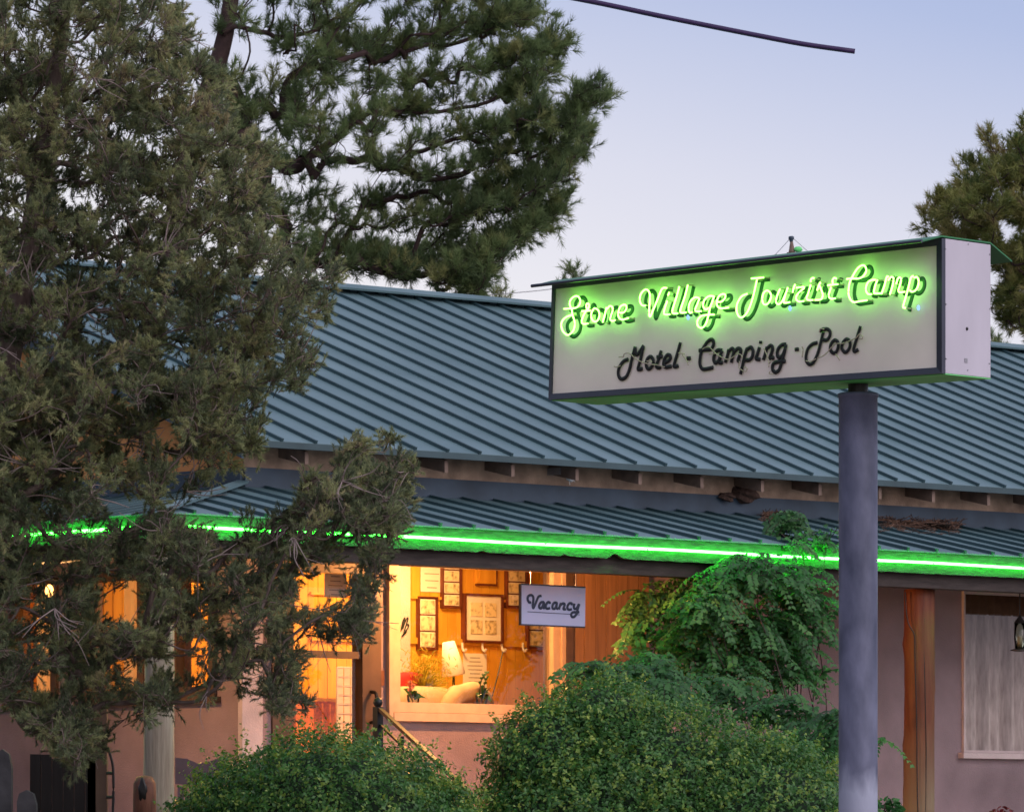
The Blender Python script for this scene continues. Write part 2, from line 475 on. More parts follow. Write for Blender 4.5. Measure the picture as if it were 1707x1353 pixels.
# corner plaster pilaster
mb = MB(); s0, s1, _, _ = wr(404, 950, 438, 1290, VW - .06); mb.bb(s0, s1, VW - .06, VW - .003, FLOOR, FZ0 + .2)
mb.build("plaster_pilaster", M['pale'], bld)

# main roof
S0, S1 = SC - .31, SE + .3
mb = MB()
th = .05
for sgn in (1, -1):
    va, vb = (VE, VR) if sgn > 0 else (2 * VR - VE, VR)
    ns = 24
    mb.hexa([B(S0, va, ZE - th), B(S1, va, ZE - th), B(S1, vb, ZR - th), B(S0, vb, ZR - th),
             B(S0, va, ZE), B(S1, va, ZE), B(S1, vb, ZR), B(S0, vb, ZR)])
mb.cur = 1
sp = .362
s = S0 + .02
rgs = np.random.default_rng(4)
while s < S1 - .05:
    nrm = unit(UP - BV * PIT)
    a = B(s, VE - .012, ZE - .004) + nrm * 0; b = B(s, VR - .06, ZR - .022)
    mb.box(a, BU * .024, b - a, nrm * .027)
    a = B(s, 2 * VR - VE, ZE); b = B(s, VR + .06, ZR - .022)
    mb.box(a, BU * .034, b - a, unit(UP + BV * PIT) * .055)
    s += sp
mb.build("roof", M['roof'], bld, mat2=M['seam_shade'])
mb = MB()
for sgn in (1, -1):
    n1 = unit(UP - BV * PIT * sgn)
    a = B(S0 - .02, VR, ZR + .052); d = -BV * sgn * .16 - UP * PIT * .16
    mb.box(a, BU * (S1 - S0 + .04), d, n1 * .02)
mb.build("ridge_cap", M['roof'], bld)
mb = MB(); mb.bb(S0, S1, VE - .04, VE - .002, ZE - .060, ZE - .008)
mb.build("eave_fascia", M['eave'], bld)
mb = MB()
d = B(S0, VR, ZR) - B(S0, VE, ZE)
mb.box(B(S0 - .025, VE, ZE - .16), BU * .022, d, UP * .15)
d2 = B(S0, 2 * VR - VE, ZE) - B(S0, VR, ZR)
mb.box(B(S0 - .025, VR, ZR - .16), BU * .022, d2, UP * .15)
mb.build("rake_board", M['flash'], bld)
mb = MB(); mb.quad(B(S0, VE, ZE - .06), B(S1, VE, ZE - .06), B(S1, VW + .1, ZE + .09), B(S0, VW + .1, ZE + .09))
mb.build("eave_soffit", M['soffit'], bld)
# rafter tails
for px, py in ((510, 764), (623, 770), (743, 776), (854, 783), (961, 789), (1066, 795), (1169, 803), (1270, 811), (1366, 818), (1466, 823), (1555, 831), (1647, 838), (1735, 845)):
    s, _ = solveB(px, py, VE + .06)
    mb = MB()
    mb.hexa([B(s - .02, VE + .05, ZE - .172), B(s + .018, VE + .05, ZE - .172), B(s + .018, VW - .003, ZE - .10), B(s - .02, VW - .003, ZE - .10),
             B(s - .02, VE + .05, ZE - .07), B(s + .018, VE + .05, ZE - .07), B(s + .018, VW - .003, ZE + .05), B(s - .02, VW - .003, ZE + .05)])
    mb.build("rafter_tail", M['rafter'], bld)
mb = MB(); mb.bb(SC, SE, VW - .03, VW - .003, ZJ - .02, ZJ + .165)
mb.bb(SC - .03, SC - .003, VW, 9, ZJ - .02, ZJ + .165)
mb.build("wall_flashing", M['flash'], bld)

# porch roof, wrapping round the corner
mb = MB()
pt = .012
def slab(a, b, c, d):
    mb.hexa([a - UP * pt, b - UP * pt, c - UP * pt, d - UP * pt, a, b, c, d])
slab(B(SF - .05, PF, FZ1 + .012), B(SE, PF, FZ1 + .012), B(SE, VW - .031, ZJ), B(SC - .031, VW - .031, ZJ))
slab(B(SF - .05, 9, FZ1 + .012), B(SF - .05, PF, FZ1 + .012), B(SC - .031, VW - .031, ZJ), B(SC - .031, 9, ZJ))
pn = (ZJ - FZ1 - .012) / (VW - PF)
hips = (SC - SF) / (VW - PF)
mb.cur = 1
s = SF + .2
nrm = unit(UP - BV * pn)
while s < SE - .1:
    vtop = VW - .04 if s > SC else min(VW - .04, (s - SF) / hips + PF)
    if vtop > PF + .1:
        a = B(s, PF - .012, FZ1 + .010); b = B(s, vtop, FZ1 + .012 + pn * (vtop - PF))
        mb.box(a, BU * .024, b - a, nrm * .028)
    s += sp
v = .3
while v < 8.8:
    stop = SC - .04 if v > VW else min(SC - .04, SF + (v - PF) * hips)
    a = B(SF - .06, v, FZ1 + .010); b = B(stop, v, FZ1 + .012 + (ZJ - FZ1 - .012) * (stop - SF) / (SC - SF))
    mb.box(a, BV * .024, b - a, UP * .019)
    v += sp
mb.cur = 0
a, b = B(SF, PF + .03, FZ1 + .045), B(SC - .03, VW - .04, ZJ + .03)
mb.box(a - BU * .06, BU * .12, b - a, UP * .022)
mb.build("porch_roof", M['roof'], bld, mat2=M['seam_shade'])
# jagged old fascia board: front
def fascia(fr, a0, a1, seed, chips):
    mb = MB(); rg = np.random.default_rng(seed)
    xs = np.arange(a0, a1 + .01, .04)
    V = []; Fc = []
    for i, x in enumerate(xs):
        zb = FZ0 + rg.normal(0, .0018)
        for c, w_, h in chips:
            if abs(x - c) < w_: zb += h * (1 - abs(x - c) / w_) * rg.uniform(.75, 1)
        V += [fr(x, 0, zb), fr(x, 0, FZ1), fr(x, .035, FZ1), fr(x, .035, zb)]
        if i:
            k = 4 * i
            Fc += [(k - 4, k, k + 1, k - 3), (k - 3, k + 1, k + 2, k - 2), (k - 2, k + 2, k + 3, k - 1), (k - 1, k + 3, k, k - 4)]
    mb.add(V, Fc)
    return mb
sc_, _ = solveB(1020, 930, 0)
sc2, _ = solveB(800, 920, 0)
pf = fascia(lambda a, d, z: B(a, PF + .02 + d, z), SF, SE, 3, [(sc_, .09, .055), (sc2, .05, .018), (sc2 + .9, .05, .02)]).build("porch_fascia", M['trimgreen'], bld)
pf2 = fascia(lambda a, d, z: B(SF + d - .04, a, z), PF + .02, 9, 5, []).build("porch_fascia", M['trimgreen'], bld)
ZN = solveB(850, 903.5, PF - .035)[1]
path = [B(s, PF - .035, ZN + .004 * math.sin(s * 2.1)) for s in np.arange(SF + .12, SE - .3, .25)]
MB().tube(path, .0112, 8).build("neon_tube", M['neon'], pf, smooth=True)
path = [B(SF - .095, v, ZN) for v in np.arange(.35, 8.5, .25)]
MB().tube(path, .0125, 8).build("neon_tube", M['neon'], pf2, smooth=True)
for s in np.arange(SF + .4, SE - .5, 1.15):
    MB().bb(s, s + .012, PF - .05, PF + .02, ZN - .006, ZN + .006).build("tube_clip", M['grey'], pf)
BZ = solveB(1000, 955, PF + .12)[1]
mb = MB(); mb.bb(SF + .1, SE, PF + .12, PF + .30, BZ, FZ0 + .08)
mb.build("porch_beam", M['beam'], bld)
mb = MB(); mb.bb(SF + .1, SF + .28, PF + .31, 9, BZ, FZ0 + .08)
mb.build("porch_beam", M['beam'], bld)
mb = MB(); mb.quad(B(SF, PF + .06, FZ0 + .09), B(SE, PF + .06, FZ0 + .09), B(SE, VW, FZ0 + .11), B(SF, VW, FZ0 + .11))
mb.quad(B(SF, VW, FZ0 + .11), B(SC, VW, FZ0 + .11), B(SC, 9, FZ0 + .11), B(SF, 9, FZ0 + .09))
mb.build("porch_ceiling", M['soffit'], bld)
mb = MB(); mb.bb(SF - .1, SE, -.15, VW - .003, .9, FLOOR); mb.bb(SF - .1, SC - .003, VW, 9, .9, FLOOR)
mb.build("porch_floor", M['pale'], bld)
# log posts
def logpost(s, v, r, m, seed, knots=()):
    rg = np.random.default_rng(seed)
    zs = np.linspace(FLOOR, BZ, 26); n = 14
    V, Fc = [], []
    ph = rg.uniform(0, 6, 4)
    for i, z in enumerate(zs):
        for j in range(n):
            a = 2 * math.pi * j / n
            rr = r * (1 + .05 * math.sin(2 * a + ph[0] + z) + .035 * math.sin(3 * a + ph[1] - 2 * z) + rg.normal(0, .008))
            for ka, kz, kh in knots:
                rr += kh * math.exp(-((a - ka) / .35) ** 2 - ((z - kz) / .07) ** 2)
            V.append(B(s, v, z) + rr * (math.cos(a) * A(1, 0, 0) + math.sin(a) * A(0, 1, 0)))
        if i:
            Fc += [((i - 1) * n + j, (i - 1) * n + (j + 1) % n, i * n + (j + 1) % n, i * n + j) for j in range(n)]
    mb = MB(); mb.add(V, Fc); mb.f += [tuple(range(n - 1, -1, -1)), tuple((len(zs) - 1) * n + j for j in range(n))]
    return mb.build("porch_post", m, bld, smooth=True)
s, _ = solveB(1532, 1100, .32)
post = logpost(s, .32, .142, M['log'], 2, [(6.2, 2.98, .05), (3.2, 3.33, .02), (3.3, 2.42, .015)])
cp = [(1509, 986), (1511, 1020), (1515, 1040), (1524, 1058), (1525, 1090), (1526, 1130), (1528, 1200), (1529, 1300), (1530, 1353)]
pc = P(1509, 986, B(s, .32, 0)[1] - .155)
MB().tube(smooth_path([P(x, y, B(s, .32, 0)[1] - .155) for x, y in cp]), .0055, 6).build("conduit_cable", M['iron'], post)
ck = [(1541, 1030), (1540, 1080), (1542, 1150), (1544, 1250), (1543, 1353)]
MB().tube([P(x, y, B(s, .32, 0)[1] - .136) for x, y in ck], .004, 5).build("drying_crack", M['iron'], post)
s, _ = solveB(265, 1200, .2)
logpost(s, .2, .118, M['greylog'], 3)
for v in (4.4, 7.6): logpost(SF + .2, v, .11, M['greylog'], int(v))
logpost(9.2, .2, .13, M['log'], 9)

# wooden siding right of the picture window
x = wr(956, 925, 1075, 1353, VW - .03)
mb = MB(); s = x[0]
rg = np.random.default_rng(8)
while s < x[1]:
    w_ = .13
    mb.bb(s, s + w_ - .006, VW - .03 - rg.uniform(0, .003), VW - .003, FLOOR, FZ0 + .1); s += w_
mb.build("wood_siding", M['siding'], bld)
x = wr(944, 925, 956, 1353, VW - .05)
mb = MB(); mb.bb(x[0], x[1], VW - .05, VW - .003, FLOOR, FZ0 + .1); mb.build("corner_batten", M['doorwood'], bld)

# windows
def window(op, fr, fw, m, flip=False, d0=-.03, d1=.06, mull=(), name="window", trimw=.09, sill=True):
    a0, a1, z0, z1 = op
    mb = MB()
    def bx(p0, p1, q0, q1, e0, e1):
        mb.hexa([fr(p0, e0, q0), fr(p1, e0, q0), fr(p1, e1, q0), fr(p0, e1, q0), fr(p0, e0, q1), fr(p1, e0, q1), fr(p1, e1, q1), fr(p0, e1, q1)])
    w0 = MB()
    bx(a0, a0 + fw, z0, z1, d0, d1); bx(a1 - fw, a1, z0, z1, d0, d1)
    bx(a0 + fw, a1 - fw, z0, z0 + fw, d0 + .004, d1); bx(a0 + fw, a1 - fw, z1 - fw, z1, d0 + .004, d1)
    for (p0, p1, q0, q1) in mull: bx(p0, p1, q0, q1, d0 + .012, d1 - .01)
    fo = mb.build(name, m, bld)
    mb = MB()
    pq = [fr(a0 + fw, .025, z0 + fw), fr(a1 - fw, .025, z0 + fw), fr(a1 - fw, .025, z1 - fw), fr(a0 + fw, .025, z1 - fw)]
    mb.quad(*(pq[::-1] if flip else pq))
    mb.build("pane", M['pane'], fo)
    if sill:
        mb = MB(); bx(a0 - .05, a1 + .05, z0 - .055, z0 - .003, d0 - .045, .0); mb.build("sill", m, fo)
    return fo
wm = window(win_main, front, .085, M['trim'], sill=False)
wo = win_main
mb = MB()
fr_ = .04
mb.bb(wo[0] - .05, wo[0] - .003, VW - .045, VW - .003, wo[2] - .06, wo[3])
mb.bb(wo[1] + .003, wo[1] + .055, VW - .045, VW - .003, wo[2] - .06, wo[3])
mb.bb(wo[0], wo[1], VW - .05, VW - .003, wo[2] - .075, wo[2] - .003)
mb.build("casing", M['trim'], wm)
window(win_right, front, .022, M['pale'], mull=())
for k, o in enumerate(wL):
    mid = (o[2] + o[3]) / 2
    window(o, side, .085, M['doorwood'], flip=True, mull=((o[0] + .06, o[1] - .06, mid - .03, mid + .03),))
# door
a0, a1, z0, z1 = door_o
dr = MB()
_, zr = solveB(540, 1090, VW)
_, zk = solveB(540, 1215, VW)
sL = solveB(487, 1000, VW)[0]; sR = solveB(602, 1000, VW)[0]
dr.bb(a0, sL, VW - .02, VW + .12, z0, z1); dr.bb(sR, a1, VW - .02, VW + .12, z0, z1)
dr.bb(sL, sR, VW + .0, VW + .06, zr - .03, zr + .03); dr.bb(sL, sR, VW, VW + .06, z1 - .1, z1)
dr.bb(sL, sR, VW, VW + .06, z0, z0 + .10)
do = dr.build("door", M['doorwood'], bld)
mb = MB(); mb.quad(B(sL, VW + .03, z0 + .1), B(sR, VW + .03, z0 + .1), B(sR, VW + .03, z1 - .1), B(sL, VW + .03, z1 - .1)); mb.build("pane", M['pane'], do)
hx, hz = solveB(622, 1180, VW - .05)
path = [B(hx, VW - .02, hz - .12), B(hx, VW - .09, hz - .10), B(hx, VW - .10, hz), B(hx, VW - .09, hz + .12), B(hx, VW - .02, hz + .14)]
MB().tube(smooth_path(path), .016, 8).build("handle", M['iron'], do)
x = wr(633, 1117, 641, 1142, VW - .012)
MB().bb(x[0], x[1], VW - .012, VW - .002, x[2], x[3]).build("wall_plate", M['brass'], bld)

# interior
VI = 4.0
mb = MB(); s = SC + .25; rg = np.random.default_rng(12)
while s < 6.4:
    w_ = .105 + rg.uniform(-.01, .012)
    d = rg.uniform(0, .004)
    mb.bb(s, s + w_ - .006, VI + d, VI + .03, FLOOR, 4.45); s += w_
mb.bb(SC + .25, 6.4, VI + .03, VI + .05, FLOOR, 4.45)
mb.build("interior_panelling", M['plank'], bld)
mb = MB()
v = VI + .06
while v < 8.9:
    mb.bb(1.2, 1.23, v, v + .115, FLOOR, 4.45); v += .12
mb.bb(SC + .21, 1.2, 8.9, 8.95, FLOOR, 4.45)
mb.build("interior_panelling", M['plank'], bld)
mb = MB(); mb.bb(SC + .21, 6.4, VW + .21, VI - .001, FLOOR - .05, FLOOR); mb.bb(SC + .21, 1.2, VI + .06, 8.9, FLOOR - .05, FLOOR); mb.build("interior_floor", M['desk'], bld)
mb = MB(); mb.bb(SC + .21, 6.4, VW + .21, 8.95, 4.46, 4.5); mb.bb(6.4, 6.45, VW + .21, VI + .05, FLOOR, 4.45)
mb.build("interior_ceiling", M['trim'], bld)
for (y0, y1) in ((993, 1008), (1062, 1081)):
    x = wr(690, y0, 960, y1, VI - .03)
    mb = MB(); mb.bb(x[0] - 1.2, x[1] + .5, VI - .025, VI - .002, x[2], x[3])
    mb.build("rail_board", M['plank'], bld)
x = wr(664, 940, 684, 1190, VI - .15)
mb = MB(); mb.bb(x[0] - .25, x[1], VI - .15, VI - .004, FLOOR, 4.45); mb.build("interior_pilaster", M['pale'], bld)
for px in (772, 805.5, 838, 873):
    s, z = solveB(px, 1076, VI - .04)
    mb = MB(); mb.tube(smooth_path([B(s, VI - .026, z + .03), B(s, VI - .035, z - .03), B(s, VI - .06, z - .05), B(s, VI - .08, z - .03)]), .011, 6)
    mb.build("coat_hook", M['white'], bld)

def area(name, loc, target, size, power, col, sy=None):
    l = bpy.data.lights.new(name, 'AREA'); l.energy = power; l.color = col; l.size = size
    if sy: l.shape = 'RECTANGLE'; l.size_y = sy
    o = bpy.data.objects.new(name, l); COL.objects.link(o); o.location = tuple(loc)
    o.rotation_euler = (Vector(tuple(loc)) - Vector(tuple(target))).to_track_quat('Z', 'Y').to_euler()
    return o
WARM = (1.0, .54, .18)
area("room_lamp_light", B(.9, 3.0, 4.40), B(.9, 3.3, 2), .5, 90, WARM)
area("room_lamp_light", B(-1.0, 3.1, 4.40), B(-1.0, 3.1, 2), .5, 36, WARM)
_l = bpy.data.lights.new("back_room_light", 'POINT'); _l.energy = 130; _l.color = WARM; _l.shadow_soft_size = .1
_o = bpy.data.objects.new("back_room_light", _l); COL.objects.link(_o); _o.location = tuple(B(-.8, 5.0, 3.7))

# framed pictures on the plank wall (each hangs, so each is its own thing)
def frame(rect, label, cols, rows, fw, matm, inset=.02, cells=None, depth=.05, gap=.02, v=VI):
    s0, s1, z0, z1 = wr(*rect, v - depth)
    t = thing("framed_pictures", label, "picture frame", B((s0 + s1) / 2, v - depth / 2, z0), "pictures framed on the plank wall")
    mb = MB()
    d0, d1 = v - depth, v - .003
    mb.bb(s0, s0 + fw, d0, d1, z0, z1); mb.bb(s1 - fw, s1, d0, d1, z0, z1)
    mb.bb(s0 + fw, s1 - fw, d0 + .002, d1, z0, z0 + fw); mb.bb(s0 + fw, s1 - fw, d0 + .002, d1, z1 - fw, z1)
    mb.build("frame", M['darkframe'], t)
    mb = MB(); mb.bb(s0 + fw, s1 - fw, d0 + .02, d1, z0 + fw, z1 - fw)
    mo = mb.build("mat_board", matm, t)
    a0, a1, b0, b1 = s0 + fw + inset, s1 - fw - inset, z0 + fw + inset, z1 - fw - inset
    for i in range(cols):
        for j in range(rows):
            w_ = (a1 - a0 - gap * (cols - 1)) / cols; h = (b1 - b0 - gap * (rows - 1)) / rows
            p, q = a0 + i * (w_ + gap), b0 + j * (h + gap)
            mb = MB()
            if matm is M['darkframe']:
                mb.bb(p - .008, p + w_ + .008, d0 + .016, d0 + .02, q - .008, q + h + .008)
                mb.build("picture_mount", M['matboard'], t)
                mb = MB()
            mb.bb(p, p + w_, d0 + .011, d0 + .0155, q, q + h)
            mb.build("picture", M['photo'], t)
frame((699, 993, 731, 1083), "narrow dark frame of three small pictures left of the big white frame", 1, 3, .012, M['darkframe'], .022, gap=.03)
frame((739, 925, 771, 1014), "tall dark frame hanging beside the white certificate above the coat rail", 1, 4, .012, M['darkframe'], .022, gap=.03)
frame((775, 988, 840, 1072), "largest frame with white mat around four small pictures above the coat hooks", 2, 2, .022, M['matboard'], .06, gap=.035, depth=.06)
frame((846, 925, 881, 1014), "dark frame partly hidden by the upper left of the vacancy sign", 1, 4, .012, M['darkframe'], .022, gap=.03)
frame((881, 1018, 912, 1082), "small dark frame hanging just below the vacancy sign", 1, 2, .014, M['darkframe'], .022, gap=.03)
s0, s1, z0, z1 = wr(795, 925, 827, 973, VI - .03)
mb = MB(); mb.bb(s0, s1, VI - .03, VI - .003, z0, z1); mb.bb(s0 + .03, s1 - .05, VI - .036, VI - .03, z0 + .03, z1 - .03)
t = thing("wall_plaque", "plain honey wood plaque above the big white framed pictures", "plaque", B((s0 + s1) / 2, VI, z0))
mb.build("board", M['plank'], t)
mb = MB(); mb.bb(s1, s1 + .015, VI - .034, VI - .003, z0 - .02, z1); mb.bb(s0, s1, VI - .034, VI - .003, z0 - .02, z0 - .002); mb.build("edge_trim", M['darkframe'], t)
def sheet(rect, label, lines, v=VI, nm="paper_notice"):
    s0, s1, z0, z1 = wr(*rect, v - .004)
    t = thing(nm, label, "notice", B((s0 + s1) / 2, v - .002, z0))
    MB().bb(s0, s1, v - .006, v - .002, z0, z1).build("sheet", M['paper'], t)
    mb = MB(); rg = np.random.default_rng(3)
    for i in range(lines):
        z = z1 - (z1 - z0) * (.12 + .76 * i / max(lines - 1, 1)); w_ = (s1 - s0) * rg.uniform(.2, .36); c = (s0 + s1) / 2
        mb.bb(c - w_, c + w_, v - .0075, v - .006, z - .004, z + .004)
    mb.build("print", M['ink'], t)
sheet((701, 925, 738, 987), "cream certificate pinned left of the tall dark picture frame", 5)
sheet((772, 1088, 811, 1150), "printed white sheet pinned below the coat hooks behind the orchid vase", 8)
# script lettering on the left return, seen edge-on
s0, z0 = solveB(674, 1044, VI - .16)
t = thing("script_wall_sign", "small black script sign at the left edge of the picture window", "sign", B(s0, VI - .16, z0))
q = [(668, 1052), (672, 1034), (675, 1030), (671, 1048), (677, 1032), (680, 1031), (673, 1054), (678, 1040), (681, 1044), (670, 1060), (678, 1052)]
MB().tube(smooth_path([B(*(solveB(x, y, VI - .16)[:1]), VI - .16, solveB(x, y, VI - .16)[1]) for x, y in q]), .006, 5).build("script", M['iron'], t)

# sofa, cushion, lamp, plants in the window
def puff(mb, c, r, e=3.5):
    n, m = 12, 18; V = []
    for i in range(n + 1):
        th = math.pi * i / n - math.pi / 2
        for j in range(m):
            a = 2 * math.pi * j / m
            f = lambda x: math.copysign(abs(x) ** (2 / e), x)
            V.append(B(c[0] + r[0] * f(math.cos(th)) * f(math.cos(a)), c[1] + r[1] * f(math.cos(th)) * f(math.sin(a)), c[2] + r[2] * f(math.sin(th))))
    mb.add(V, [(i * m + j, i * m + (j + 1) % m, (i + 1) * m + (j + 1) % m, (i + 1) * m + j) for i in range(n) for j in range(m)])
s0, zt = solveB(690, 1146, 3.0); s1, _ = solveB(752, 1146, 3.0)
sofa = thing("sofa", "cream sofa with rounded arm standing inside the office window", "sofa", B((s0 + s1) / 2, 3.0, FLOOR))
mb = MB(); puff(mb, ((s0 + s1) / 2 - .1, 3.05, zt - .32), ((s1 - s0) / 2 + .25, .16, .34)); mb.build("backrest", M['sofa'], sofa, True)
mb = MB(); puff(mb, ((s0 + s1) / 2, 3.4, FLOOR + .3), (.65, .4, .26)); mb.build("seat", M['sofa'], sofa, True)
sa, za = solveB(752, 1170, 2.75); sb, zb_ = solveB(815, 1136, 2.75)
mb = MB()
ar = [B(sa - .05, 2.8, za - .5), B(sa + .0, 2.8, za - .1), B(sa + .08, 2.8, za + .04), B(sa + .2, 2.8, zb_ - .1), B(sb - .12, 2.8, zb_ - .085), B(sb - .02, 2.8, zb_ - .16), B(sb, 2.8, za - .1), B(sb, 2.8, za - .5)]
mb.tube(smooth_path(ar, 6), .085, 10); mb.build("arm", M['sofa'], sofa, True)
mb = MB(); puff(mb, ((sa + sb) / 2, 2.86, za - .1), ((sb - sa) / 2 - .03, .05, .26)); mb.build("arm_panel", M['trim'], sofa, True)
s0, z0 = solveB(683, 1138, 3.2)
mb = MB(); puff(mb, (s0, 3.2, z0), (.17, .06, .10), 3)
tag(mb.build("cushion", M['red'], smooth=True), "red cushion behind the sofa at the left of the window", "cushion")
# lamp with pale shade
s0, z0 = solveB(752, 1097, 3.3)
lt = thing("floor_lamp", "floor lamp with tilted white shade between fern and pinned sheet", "lamp", B(s0, 3.3, FLOOR))
ax = unit(BU * -.22 + UP)
mb = MB(); mb.lathe(B(s0, 3.3, z0) - ax * .15, [(.10, 0), (.105, .01), (.085, .15), (.055, .3), (.05, .3)], 24, ax); mb.build("lamp_shade", M['shade'], lt, True)
mb = MB(); mb.tube([B(s0 + .02, 3.3, FLOOR), B(s0 + .03, 3.3, z0 - .14)], .012, 8); mb.lathe(B(s0 + .02, 3.3, FLOOR), [(.14, 0), (.13, .03), (.02, .05)], 16); mb.build("stand", M['iron'], lt)

def blades(mb, c, n, L, w_, seed, spread=1., droop=.6, tint=(0, 1)):
    rg = np.random.default_rng(seed)
    for i in range(n):
        d = unit(A(rg.normal() * spread, rg.normal() * spread, abs(rg.normal()) + .5)); l = L * rg.uniform(.6, 1.15)
        sd_ = unit(np.cross(d, rg.normal(size=3))) * w_
        pts = [np.asarray(c) + d * l * t - UP * droop * l * t * t for t in (0, .35, .7, 1)]
        V = []
        for k, p in enumerate(pts): V += [p - sd_ * (1, 1.2, .8, .1)[k], p + sd_ * (1, 1.2, .8, .1)[k]]
        mb.add(V, [(0, 1, 3, 2), (2, 3, 5, 4), (4, 5, 7, 6)], rg.uniform(*tint))
s0, z0 = solveB(706, 1128, 3.15)
ft = thing("potted_fern", "feathery yellow green fern left of the white lamp shade", "plant", B(s0, 3.15, z0 - .5))
MB().lathe(B(s0, 3.15, z0 - .5), [(.10, 0), (.14, .3), (.15, .32), (.12, .32)], 20).build("pot", M['terracotta'], ft)
mb = MB(); blades(mb, B(s0, 3.15, z0 - .15), 420, .40, .003, 5, .55, .45)
rg = np.random.default_rng(9)
for k in range(700):
    c = B(s0, 3.15, z0 + .02) + rg.normal(size=3) * A(.11, .08, .09)
    blades(mb, c, 1, .09, .003, 100 + k, .9, .4)
mb.build("fronds", M['fern'], ft)
def orchid(px, py, v, label, top, n, seed, petal=True):
    s0, z0 = solveB(px, py, v)
    t = thing("orchid", label, "plant", B(s0, v, z0))
    MB().lathe(B(s0, v, z0 - .02), [(.045, 0), (.06, .09), (.05, .1)], 14).build("vase", M['vase'], t, True)
    mb = MB(); rg = np.random.default_rng(seed)
    stems = []
    for k in range(3):
        e = B(s0 + rg.uniform(-.08, .10), v + rg.uniform(-.03, .03), z0 + top * rg.uniform(.7, 1.0))
        m_ = B(s0 + rg.uniform(-.05, .05), v, z0 + top * .55)
        p = smooth_path([B(s0, v, z0), m_, e]); stems.append(p); mb.tube(p, .004, 5)
    mb.build("stems", M['bark'], t)
    mb = MB(); blades(mb, B(s0, v, z0 + .05), 6, .22, .025, seed, 1.2, .5, (0, .4)); mb.build("leaves", M['vineleaf'], t)
    mb = MB()
    for p in stems:
        for q in p[len(p) // 2:][::2]:
            blades(mb, q, n, .035, .012, int(rg.integers(1e6)), 1., .2, (0, .7) if petal else (.0, .5))
    mb.build("flowers", M['petal'] if petal else M['bushleaf'], t)
orchid(689, 1172, 2.62, "orchid with pale pink flowers at the left corner of the window", .21, 5, 2)
orchid(803, 1172, 2.60, "dark leafed spindly plant in a glass vase before the sofa arm", .32, 3, 6, False)
a, b = solveB(838, 1085, VI - .05), solveB(817, 1172, VI - .05)
tag(MB().tube(smooth_path([B(a[0], VI - .05, a[1]), B(a[0] - .06, VI - .06, (a[1] + b[1]) / 2 + .05), B(b[0], VI - .05, b[1])]), .006, 5).build("cord", M['iron']),
    "thin dark cord slanting down the plank wall from a coat hook", "cord")

# things behind the door glass
sheet((541, 955, 577, 996), "pale printed notice taped inside the door glass", 5, VW + .18)
s0, s1, z0, z1 = wr(493, 1162, 560, 1240, 3.3)
t = thing("reception_desk", "orange wooden desk seen through the glass door", "desk", B((s0 + s1) / 2, 3.3, FLOOR))
MB().bb(s0, s1, 3.3, 3.7, FLOOR, z1 - .03).build("desk_body", M['desk'], t)
MB().bb(s0 - .04, s1 + .04, 3.26, 3.74, z1 - .03, z1).build("desk_top", M['plank'], t)
s0, s1, z0, z1 = wr(562, 1112, 600, 1235, 3.0)
t = thing("brochure_rack", "white wire brochure rack inside the door on the right", "rack", B((s0 + s1) / 2, 3.0, FLOOR))
mb = MB()
for k in range(9):
    z = z0 + (z1 - z0) * k / 8; mb.bb(s0, s1, 3.0, 3.012, z - .004, z + .004)
mb.bb(s0, s0 + .012, 2.998, 3.014, FLOOR, z1); mb.bb(s1 - .012, s1, 2.998, 3.014, FLOOR, z1); mb.build("rack_frame", M['white'], t)
mb = MB(); rg = np.random.default_rng(4)
for k in range(8):
    for j in range(3):
        z = z0 + (z1 - z0) * k / 8; a = s0 + .015 + j * (s1 - s0 - .03) / 3
        mb.bb(a, a + (s1 - s0) / 3 - .02, 3.014, 3.02, z, z + .09)
mb.build("brochures", M['paper'], t)
# curtains
def curtain(fr, a0, a1, z0, z1, d, m, nm, label, cat="curtain", amp=.025, waves=9, group=None):
    mb = MB(); n = 60; V = []
    for i in range(n + 1):
        a = a0 + (a1 - a0) * i / n
        o = amp * math.sin(waves * 2 * math.pi * i / n) + amp * .5 * math.sin(waves * 3.3 * i / n + 1)
        V += [fr(a, d + o, z0), fr(a, d + o * .7, z1)]
    mb.add(V, [(2 * i, 2 * i + 2, 2 * i + 3, 2 * i + 1) for i in range(n)])
    return tag(mb.build(nm, m, smooth=True), label, cat, group)
o = win_right
curtain(front, o[0] + .02, o[1] + .2, o[2], o[3] - .2, .15, M['curtain'], "lace_curtain", "pale lace curtain behind the right hand window", waves=9, amp=.05)
curtain(front, o[0] + .02, o[1] + .2, o[3] - .21, o[3], .10, M['valance'], "curtain_valance", "brown valance across the top of the right window", waves=14, amp=.012)
for k, (o, lb) in enumerate(zip(wL, ("cream curtain in the lit side window nearest the corner pilaster", "cream curtains in the middle lit side window behind the pine", "cream curtain in the far left lit side window"))):
    curtain(side, o[0], o[0] + (o[1] - o[0]) * (.45, .6, .8)[k], o[2], o[3], .16, M['gcurtain'], "window_curtain", lb, waves=4, amp=.02)
mb = MB(); mb.bb(o[0] if False else 6.5, SE - .3, VW + .9, VW + .95, FLOOR, 4.4); mb.build("interior_partition", M['soffit'], bld)

